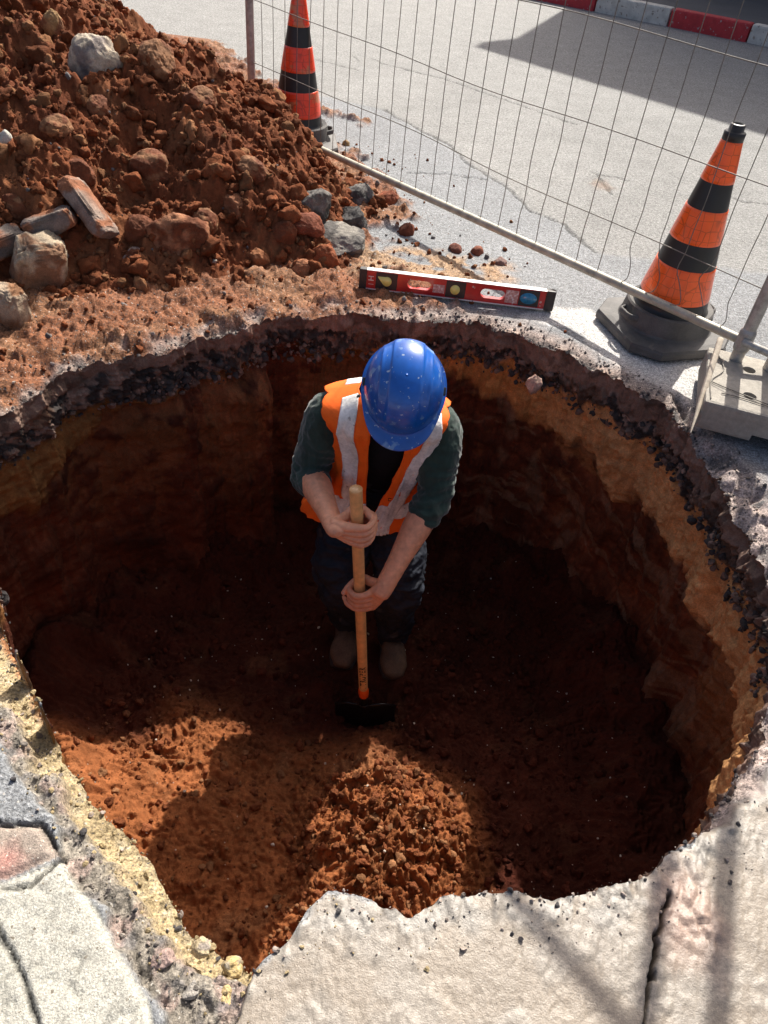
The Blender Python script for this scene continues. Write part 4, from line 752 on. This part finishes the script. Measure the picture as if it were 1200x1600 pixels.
TS = [(-.44, -.02, 1.975, .15, .105), (-.32, -.02, 1.975, .16, .11), (-.18, -.025, 1.93, .15, .105), (-.08, -.03, 1.885, .165, .108), (0, -.033, 1.855, .175, .105), (.05, -.033, 1.84, .155, .08), (.08, -.03, 1.82, .10, .06), (.11, -.022, 1.80, .07, .055)]
def torso(ts, g=0):
    z0 = ts[0]; return tube_mesh([A3(t[1], t[2], t[0]) for t in ts], [(t[3]+g, t[4]+g) for t in ts], 50, 40, side=A3(1, 0, 0))
hU = A3(.02, -.66, .75); hU /= np.linalg.norm(hU); hF = A3(-.0, -.75, -.66); hF -= hU*hU.dot(hF); hF /= np.linalg.norm(hF); hX = np.cross(hF, hU); HC = P(631, 607, 1.745); Rh = np.stack([hX, hF, hU], 1)
hc = HC-hU*.05+hF*-.012
skin.append(torso(TS, -.012)); skin.append(tube_mesh([A3(-.025, 1.82, .09), A3(-.01, 1.80, .13), hc-hU*.03-hF*.03], [.062, .056, .06], 20, 24))
skin.append(ell(hc, (.076, .096, .105), Rh, 4)); skin.append(ell(hc-hU*.07+hF*.03, (.055, .065, .055), Rh, 4))
face = lambda a, b, c: hc+hX*a+hF*b+hU*c
skin.append(tube_mesh([face(0, .088, .0), face(0, .108, -.035), face(0, .095, -.045)], [.009, .014, .010], 12, 12)); skin.append(tube_mesh([face(-.04, .080, .015), face(0, .092, .018), face(.04, .080, .015)], [.010]*3, 12, 12))
skin.append(tube_mesh([face(-.024, .085, -.070), face(0, .095, -.070), face(.024, .085, -.070)], [.006, .008, .006], 10, 10)); skin.append(tube_mesh([face(-.02, .083, -.081), face(0, .092, -.082), face(.02, .083, -.081)], [.006, .008, .006], 10, 10))
for sg in (-1, 1): skin.append(ell(face(sg*.078, -.005, -.02), (.010, .022, .034), Rh, 3))
LEGS = []
for k, (sg, (fx_, fy_)) in enumerate(zip((-1, 1), FEET)):
    zf = zfeet[k]; hip = A3(-.042+sg*.090, 1.975, -.36); kn_ = A3(-.026+sg*.104, 1.79, zf+.45); an_ = A3(fx_, fy_+.055, zf+.11); LEGS.append((hip, kn_, an_, zf))
    skin.append(tube_mesh([hip, (hip+kn_)/2, kn_, (kn_+an_)/2+A3(0, .02, 0), an_, an_-A3(0, 0, .06)], [.07, .062, .05, .048, .034, .034], 50, 20)); skin.append(tube_mesh([an_-A3(0, 0, .06), A3(fx_, fy_-.03, zf+.04)], [.034, .03], 12, 16))
skin_disp = lambda v: .0006*fbm(v[:, 0], v[:, 1], v[:, 2], 60, 3, 401)
body_o = union('body', skin, .0016, M_SKIN, wk, 1, skin_disp)
# eyes
for sg in (-1, 1):
    bm = bmesh.new(); add_to_bm(bm, ell(face(sg*.032, .083, .0), (.011, .011, .011), Rh, 2)); bm_obj('eye', bm, mat('eye', (.6, .58, .55), .2), wk)
# finger nails of the thumbs in view
for (Cn, s, p_) in ((CL, sx, (.0445, .006, .030)), (CR_, -sx, (.050, .0115, .011))):
    c_ = Cn+s*p_[0]+fo*p_[1]+sa*p_[2]; bm = bmesh.new(); add_to_bm(bm, ell(c_, (.0045, .0022, .006), np.stack([sx, fo, sa], 1), 3)); bm_obj('thumb_nail', bm, mat('nail', (.62, .38, .30), .3), wk)
bm = bmesh.new(); add_to_bm(bm, ell(hc+hU*.012-hF*.012, (.081, .098, .102), Rh, 4)); bm_obj('hair', bm, M_HAIR, wk)
# garments
wr_ = lambda v, f, a, s: a*fbm(v[:, 0], v[:, 1], v[:, 2], f, 3, s)
union('t_shirt', [torso(TS, .004), tube_mesh([A3(-.023, 1.81, .10), A3(-.015, 1.80, .128)], [.068, .062], 8, 24)], .005, M_TEE, wk, 4, lambda v: wr_(v, 9, .006, 411))
def sleeve(sh, el, wr, seed):
    d = wr-el; dn_ = d/np.linalg.norm(d); inn = sh+(A3(-.033, 1.85, .03)-sh)*.45
    u = (el-sh)/np.linalg.norm(el-sh); L_ = np.linalg.norm(el-sh)
    t = [tube_mesh([inn, sh, sh+(el-sh)*.5, el, el+d*.14, el+d*.24], [(.062, .060), (.066, .064), (.064, .063), (.058, .058), (.054, .054), (.051, .051)], 60, 32)]
    def dsp(v):
        s = (v-sh)@u/L_; k = sstep(.2, .9, s); q = np.sin(s*38+4*perlin(v[:, 0]*9, v[:, 1]*9, v[:, 2]*9, seed)+3*np.sin((v[:, 0]+v[:, 2])*30)); return .0032*q*k+.008*fbm(v[:, 0], v[:, 1], v[:, 2], 9, 3, seed)+.0035*fbm(v[:, 0], v[:, 1], v[:, 2]*.6, 26, 3, seed+3, True)
    return union('sleeve', t, .0042, M_GRN, wk, 3, dsp)
sleeve(shL, elL, wrL, 421); sleeve(shR, elR, wrR, 431)
legs = [torso([(-.47, -.02, 1.975, .13, .10), (-.38, -.02, 1.975, .165, .12), (-.28, -.02, 1.965, .165, .115), (-.22, -.022, 1.95, .158, .11)], .004)]
for hip, kn_, an_, zf in LEGS: legs.append(tube_mesh([hip+A3(0, 0, .02), (hip+kn_)/2, kn_+A3(0, -.005, 0), (kn_+an_)/2+A3(0, .01, 0), an_+A3(0, 0, .02), an_+A3(0, 0, -.015)], [(.096, .100), (.094, .098), (.084, .086), (.072, .078), (.060, .066), (.056, .062)], 60, 32))
union('trousers', legs, .0055, M_TRS, wk, 4, lambda v: .018*fbm(v[:, 0], v[:, 1], v[:, 2]*.8, 7, 3, 441)+.012*fbm(v[:, 0], v[:, 1], v[:, 2]*1.8, 13, 3, 443, True))
for k, (hip, kn_, an_, zf) in enumerate(LEGS):
    fx_, fy_ = FEET[k]; tn_ = A3((-.02, .16)[k], -1, 0); tn_ /= np.linalg.norm(tn_); hl = A3(fx_, fy_+.05, zf); q = lambda a, b, z: hl+tn_*a+A3(-tn_[1], tn_[0], 0)*b+A3(0, 0, z)
    b_ = union('boot', [tube_mesh([q(-.03, 0, .05), q(.05, 0, .055), q(.095, 0, .052), q(.13, 0, .042), q(.150, 0, .036)], [(.040, .045), (.045, .05), (.052, .046), (.052, .038), (.040, .030)], 30, 28, side=A3(1, 0, 0), power=2.6), tube_mesh([q(.005, 0, .04), q(0, 0, .10), an_+A3(0, 0, .06)], [.05, .049, .055], 20, 28)], .004, M_BOOT, wk, 3, lambda v: .004*fbm(v[:, 0], v[:, 1], v[:, 2], 16, 3, 451))
    for j_ in range(4): zz_ = .070+.022*j_; tube_obj('lace', [q(.052-.012*j_, -.028, zz_), q(.070-.014*j_, 0, zz_+.014), q(.052-.012*j_, .028, zz_)], [.0028]*3, M_SOLE, b_, 10, 8)
    bm = bmesh.new(); add_to_bm(bm, tube_mesh([q(-.035, 0, .014), q(.05, 0, .014), q(.10, 0, .014), q(.156, 0, .014)], [(.043, .013), (.048, .013), (.057, .013), (.046, .013)], 24, 24, side=A3(1, 0, 0), power=3.5)); bm_obj('sole', bm, M_SOLE, b_)
# pale trim hanging at the right pocket and a label at the left hip
pk = [P(637, 846, 1.86), P(640, 868, 1.84), P(643, 884, 1.83), P(640, 900, 1.83), P(639, 920, 1.83), P(632, 950, 1.83)]
union('white_pocket_rag', [tube_mesh(pk[:3], [(.007, .012), (.010, .018), (.014, .020)], 20, 14), tube_mesh(pk[2:], [(.014, .020), (.009, .014), (.007, .012), (.003, .006)], 24, 14)], .003, M_WHT, wk, 1, lambda v: .005*fbm(v[:, 0], v[:, 1], v[:, 2], 40, 3, 461))
a_ = P(499, 806, 1.84); b_ = P(509, 797, 1.84); bm = bmesh.new(); box(bm, (0, 0, 0), (.030, .003, .014), bevel=.001); o = bm_obj('care_label', bm, M_WHT, wk, False); o.matrix_world = Matrix.Translation(tuple((a_+b_)/2))@Matrix.Rotation(-.75, 4, 'Y')
# ---- vest
ZV = np.array([-.415, -.38, -.30, -.20, -.10, 0, .05, .085, .115, .135, .155])
VS = np.array([(-.075, 1.915, .205, .128), (-.066, 1.918, .196, .130), (-.048, 1.925, .176, .130), (-.032, 1.910, .164, .126), (-.030, 1.885, .170, .126), (-.033, 1.86, .190, .126), (-.033, 1.845, .196, .116), (-.031, 1.828, .178, .100), (-.027, 1.812, .112, .078), (-.024, 1.805, .082, .064), (-.016, 1.795, .048, .040)])
VS[:, 2:] += .012; VS[6:, 2:] += .018
def vsec(z): return [np.interp(z, ZV, VS[:, k]) for k in range(4)]
def vsec_s(z):  # smoothed
    return [sum(np.interp(z+dz, ZV, VS[:, k]) for dz in np.array([-2, -1, 0, 1, 2])*(.015 if z < 0 else .006))/5 for k in range(4)]
def vpt(z, u, off=0):
    cx, cy, a, b = vsec_s(z); fd2 = 1-.92*float(sstep(.03, .075, np.array(z))); w = .010*fd2*fbm(np.sin(u)*1.3, np.cos(u)*1.3, z*.5, 3, 3, 501)+.007*fd2*fbm(np.sin(u)*2, np.cos(u)*2, z, 7, 3, 503)+.008*sstep(-.25, -.45, z)*np.sin(u*5+1)
    a = a+off+w; b = b+off+w; return np.stack([cx+a*np.sin(u), cy-b*np.cos(u), z+0*u+.006*np.sin(u*3+2)*sstep(-.3, -.45, z)], -1)
def uat(z, x):  # front angle whose x is given
    cx, cy, a, b = vsec_s(z); return math.asin(max(-.95, min(.95, (x-cx)/a)))
Zr = np.concatenate([np.linspace(-.415, .035, 100), np.linspace(.038, .147, 130)]); D2 = math.pi/180
def edges(z):
    xl = float(np.interp(z, [-.455, -.38, -.2, 0, .08, .115], [P(572, 822, 1.79)[0], P(573, 800, 1.79)[0], P(573, 745, 1.78)[0], P(578, 690, 1.74)[0], P(588, 600, 1.75)[0], P(592, 590, 1.78)[0]]))
    xr = float(np.interp(z, [-.455, -.38, -.2, 0, .08, .115], [P(575, 822, 1.79)[0], P(576, 800, 1.79)[0], P(610, 745, 1.78)[0], P(655, 690, 1.74)[0]-.03, .04, .03]))
    hole = float(np.interp(z, [-.19, -.17, -.12, -.05, .0, .05, .085, .10], [.5, 12, 30, 40, 44, 42, 26, .5])); return uat(z, xl), uat(z, xr), hole*D2
NS = (22, 12, 60, 12, 22)
def vgrid(off):
    rows = []
    for z in Zr:
        uL, uR, h = edges(z); an = [uR, math.pi/2-h, math.pi/2+h*.8, 1.5*math.pi-h*.8, 1.5*math.pi+h, 2*math.pi+uL]
        u = np.concatenate([np.linspace(an[i], an[i+1], NS[i]+1)[(0 if i == 0 else 1):] for i in range(5)]); rows.append(vpt(z, u, off))
    return np.array(rows)
Gv = vgrid(0); nr, ncol = Gv.shape[:2]; colid = np.concatenate([np.full(n, i) for i, n in enumerate(NS)]); hol = np.array([edges(z)[2] > 1.0*D2 for z in Zr]); hrow = hol[:-1] | hol[1:]
keep = np.ones((nr-1, ncol-1), bool); keep[np.ix_(hrow, (colid == 1) | (colid == 3))] = False
def vest_part(nm, off, kp, m, th_, par):
    V, Q = grid(vgrid(off), kp); V, Q = compact(V, Q); o = raw(nm, V, Q, m); o.parent = par; o.matrix_parent_inverse = par.matrix_world.inverted(); md = o.modifiers.new('s', 'SOLIDIFY'); md.thickness = th_; md.offset = 1; return o
vest = vest_part('vest', 0, keep, M_VEST, .0028, wk)
def strip(off_x, back):
    rows = []
    for z in Zr[:-1]:
        uL, uR, h = edges(z); cx, cy, a, b = vsec_s(z); k_ = uL if off_x < 0 else uR; xc = cx+a*math.sin(k_)+off_x*(1+.35*sstep(-.08, .08, z)); lo, hi = xc-.024, xc+.024
        u0, u1 = uat(z, lo), uat(z, hi)
        if back: u0, u1 = math.pi-u1, math.pi-u0
        rows.append(vpt(z, np.linspace(u0, u1, 12), .0048))
    V, Q = grid(np.array(rows)); o = raw('reflective_strip', V, Q, M_REFL); o.parent = vest; o.matrix_parent_inverse = vest.matrix_world.inverted(); md = o.modifiers.new('s', 'SOLIDIFY'); md.thickness = .0012; md.offset = 1
for ox in (-.052, .052):
    for bk_ in (False, True): strip(ox, bk_)
zm = (Zr[:-1]+Zr[1:])/2; kb = keep.copy(); kb[(zm < -.345) | (zm > -.285), :] = False; vest_part('reflective_belt', .0040, kb, M_REFL, .0012, vest)
# small printed mark on the right flap
c_ = P(609, 781, 1.765); text('printed_mark', '⊏', .022, Matrix.Translation(tuple(c_))@Matrix.Rotation(math.pi/2, 4, 'X'), M_TEE, vest, .0006)
# ---- helmet
def helmet():
    nu, nv = 128, 60; V = []; u = np.linspace(0, 2*np.pi, nu, endpoint=False)
    for j in range(nv+1):
        ps = (1-j/nv)*np.pi/2; rr = math.cos(ps)**.86 if ps < math.pi/2-1e-6 else 0.; zz = .128*math.sin(ps)**.95
        x = .1105*rr*np.sin(u); y = .130*rr*np.cos(u); y = y*(1+.03*(y < 0)); z = np.full(nu, zz)
        rid = sstep(.046, .038, np.abs(x+0*y))*sstep(.13, .10, np.abs(y))*.0045; side_r = np.exp(-((np.abs(x)-.066)/.004)**2)*.0022*sstep(.02, .05, zz)
        n = np.stack([x/.1105**2, y/.13**2, z/.128**2], -1); n /= np.linalg.norm(n, axis=1)[:, None]+1e-9; V.append(np.stack([x, y, z], -1)+n*(rid+side_r)[:, None])
    c = np.cos(u); vis = sstep(.30, .85, c); 
    for k, t_ in enumerate((.15, .4, .7, .93, 1.0, 1.0)):
        ex = (.008+.0*c+.036*vis)*t_; zz = -.002-.012*vis*t_**1.5-(.003 if k == 5 else 0)-.002*t_; V.append(np.stack([(.1105+.006*t_+ex*.35*(1-c))*np.sin(u)*1.0, .130*c+ex*np.sign(c)*np.abs(c)**.5*1.0, np.full(nu, 0)+zz], -1))
    V = np.array(V); Vv, Q = grid(V, wrap=True); return Vv, Q
V, Q = helmet(); hm = raw('helmet', V@np.array([hX, hF, hU])+HC, Q, M_HELM); hm.parent = wk; hm.matrix_parent_inverse = wk.matrix_world.inverted(); md = hm.modifiers.new('s', 'SOLIDIFY'); md.thickness = .0028; md.offset = -1
TH_ = Matrix(((hX[0], hF[0], hU[0], HC[0]), (hX[1], hF[1], hU[1], HC[1]), (hX[2], hF[2], hU[2], HC[2]), (0, 0, 0, 1)))
bm = bmesh.new()
for a0, a1, b0, b1 in ((-.022, .022, .088, .090), (-.022, .022, .108, .110), (-.022, -.020, .088, .110), (.020, .022, .088, .110)):
    pts = []
    for s_ in np.linspace(0, 1, 6):
        x = a0+(a1-a0)*s_ if (a1-a0) > .01 else (a0+a1)/2; y = b0+(b1-b0)*s_ if (b1-b0) > .01 else (b0+b1)/2; q = 1-(x/.1105)**2-(y/.130)**2; pts.append(TH_@Vector((x, y, .128*max(q, 0)**.46+.005)))
    add_to_bm(bm, tube_mesh([np.array(p) for p in pts], [.0012]*6, 8, 8))
bm_obj('badge_frame', bm, M_HELM, hm)
for sg in (-1, 1):
    bm = bmesh.new(); box(bm, (sg*.1105, .0, .018), (.010, .022, .014), bevel=.002); o = bm_obj('slot_plug', bm, M_BLK, None, False); o.parent = hm; o.matrix_parent_inverse = hm.matrix_world.inverted(); o.matrix_world = TH_
a_ = P(563, 622, 1.76); bm = bmesh.new(); add_to_bm(bm, ell(a_, (.012, .012, .007), Rh, 3)); add_to_bm(bm, tube_mesh([a_, a_+A3(.02, 0, .02), a_+A3(.03, .0, .03)], [.004]*3, 8, 8)); bm_obj('chin_strap_clip', bm, M_BLK, wk)
# ------------------------------------------------------------------ shovel
M_HAND = mat('varnished_ash', (.80, .42, .16), .35, [(200, .12, .001)], [(60, .12), (15, .1)], coat=.3); M_STEEL = mat('black_steel', (.010, .010, .011), .3, [(80, .15, .002)], [(30, .3)], metal=.3); M_ORP = mat('orange_plastic', (.80, .10, .010), .35); M_INK = mat('burnt_ink', (.03, .015, .01), .6)
sv = thing('shovel', 'long shovel with ash handle, orange collar and black steel blade', 'shovel', tuple(SBt))
tube_obj('handle', [SBt-sa*.02, SBt+sa*SLn*.4, SBt+sa*SLn*.8, ST], [.0162, .0176, .0184, .0190], M_HAND, sv, 30, 32, flat=.25)
tube_obj('collar', [SBt-sa*.020, SBt-sa*.008, SBt+sa*.004, SBt+sa*.012], [.0182, .0192, .0192, .0182], M_ORP, sv, 16, 32)
BT = P(569, 1100, 1.532); tube_obj('socket', [SBt-sa*.018, (SBt+BT)/2, BT-sa*.02, BT-sa*.10], [.0150, .0125, .013, .006], M_STEEL, sv, 24, 24)
nu, nv = 41, 41; Vb = np.zeros((nv, nu, 3)); 
for j in range(nv):
    for i in range(nu):
        u = i/(nu-1)*2-1; v = j/(nv-1); w = .112*(1-.55*max(0, v-.6)**1.5*4*.4); top = -.030*abs(u)**5+.010*math.exp(-(u/.18)**2); z = top-v*.27*(1-.18*u*u*v); y = .022*u*u-.004-.012*math.exp(-(u/.12)**2)*(1-v)-.03*v*0
        Vb[j, i] = BT+sx*(u*w)-fo*y+sa*z+fo*(.010*v)
V, Q = grid(Vb); o = raw('blade', V, Q, M_STEEL); o.parent = sv; o.matrix_parent_inverse = sv.matrix_world.inverted(); md = o.modifiers.new('s', 'SOLIDIFY'); md.thickness = .0025
tube_obj('blade_step', [BT+sx*x+fo*(.004-.022*(x/.112)**2)-sa*.030*abs(x/.112)**5 for x in (-.110, -.07, -.03)], [.004]*3, M_STEEL, sv, 14, 10); tube_obj('blade_step', [BT+sx*x+fo*(.004-.022*(x/.112)**2)-sa*.030*abs(x/.112)**5 for x in (.03, .07, .110)], [.004]*3, M_STEEL, sv, 14, 10)
o = text('lettering', 'I TRUPER', .029, Matrix.Identity(4), M_INK, None, .0, 1.08, .0009); n = len(o.data.vertices); v = np.empty(n*3, np.float32); o.data.vertices.foreach_get('co', v); v = v.reshape(-1, 3)
tc_ = SBt+sa*.098; w = []
for x, y, z in v:
    an = -y/.0165+.10; w.append(tc_+sa*x+(fo*math.cos(an)+sx*math.sin(an))*.0175)
o.data.vertices.foreach_set('co', np.array(w, np.float32).ravel()); o.data.update(); o.parent = sv; o.matrix_parent_inverse = sv.matrix_world.inverted(); o.matrix_world = Matrix.Identity(4)
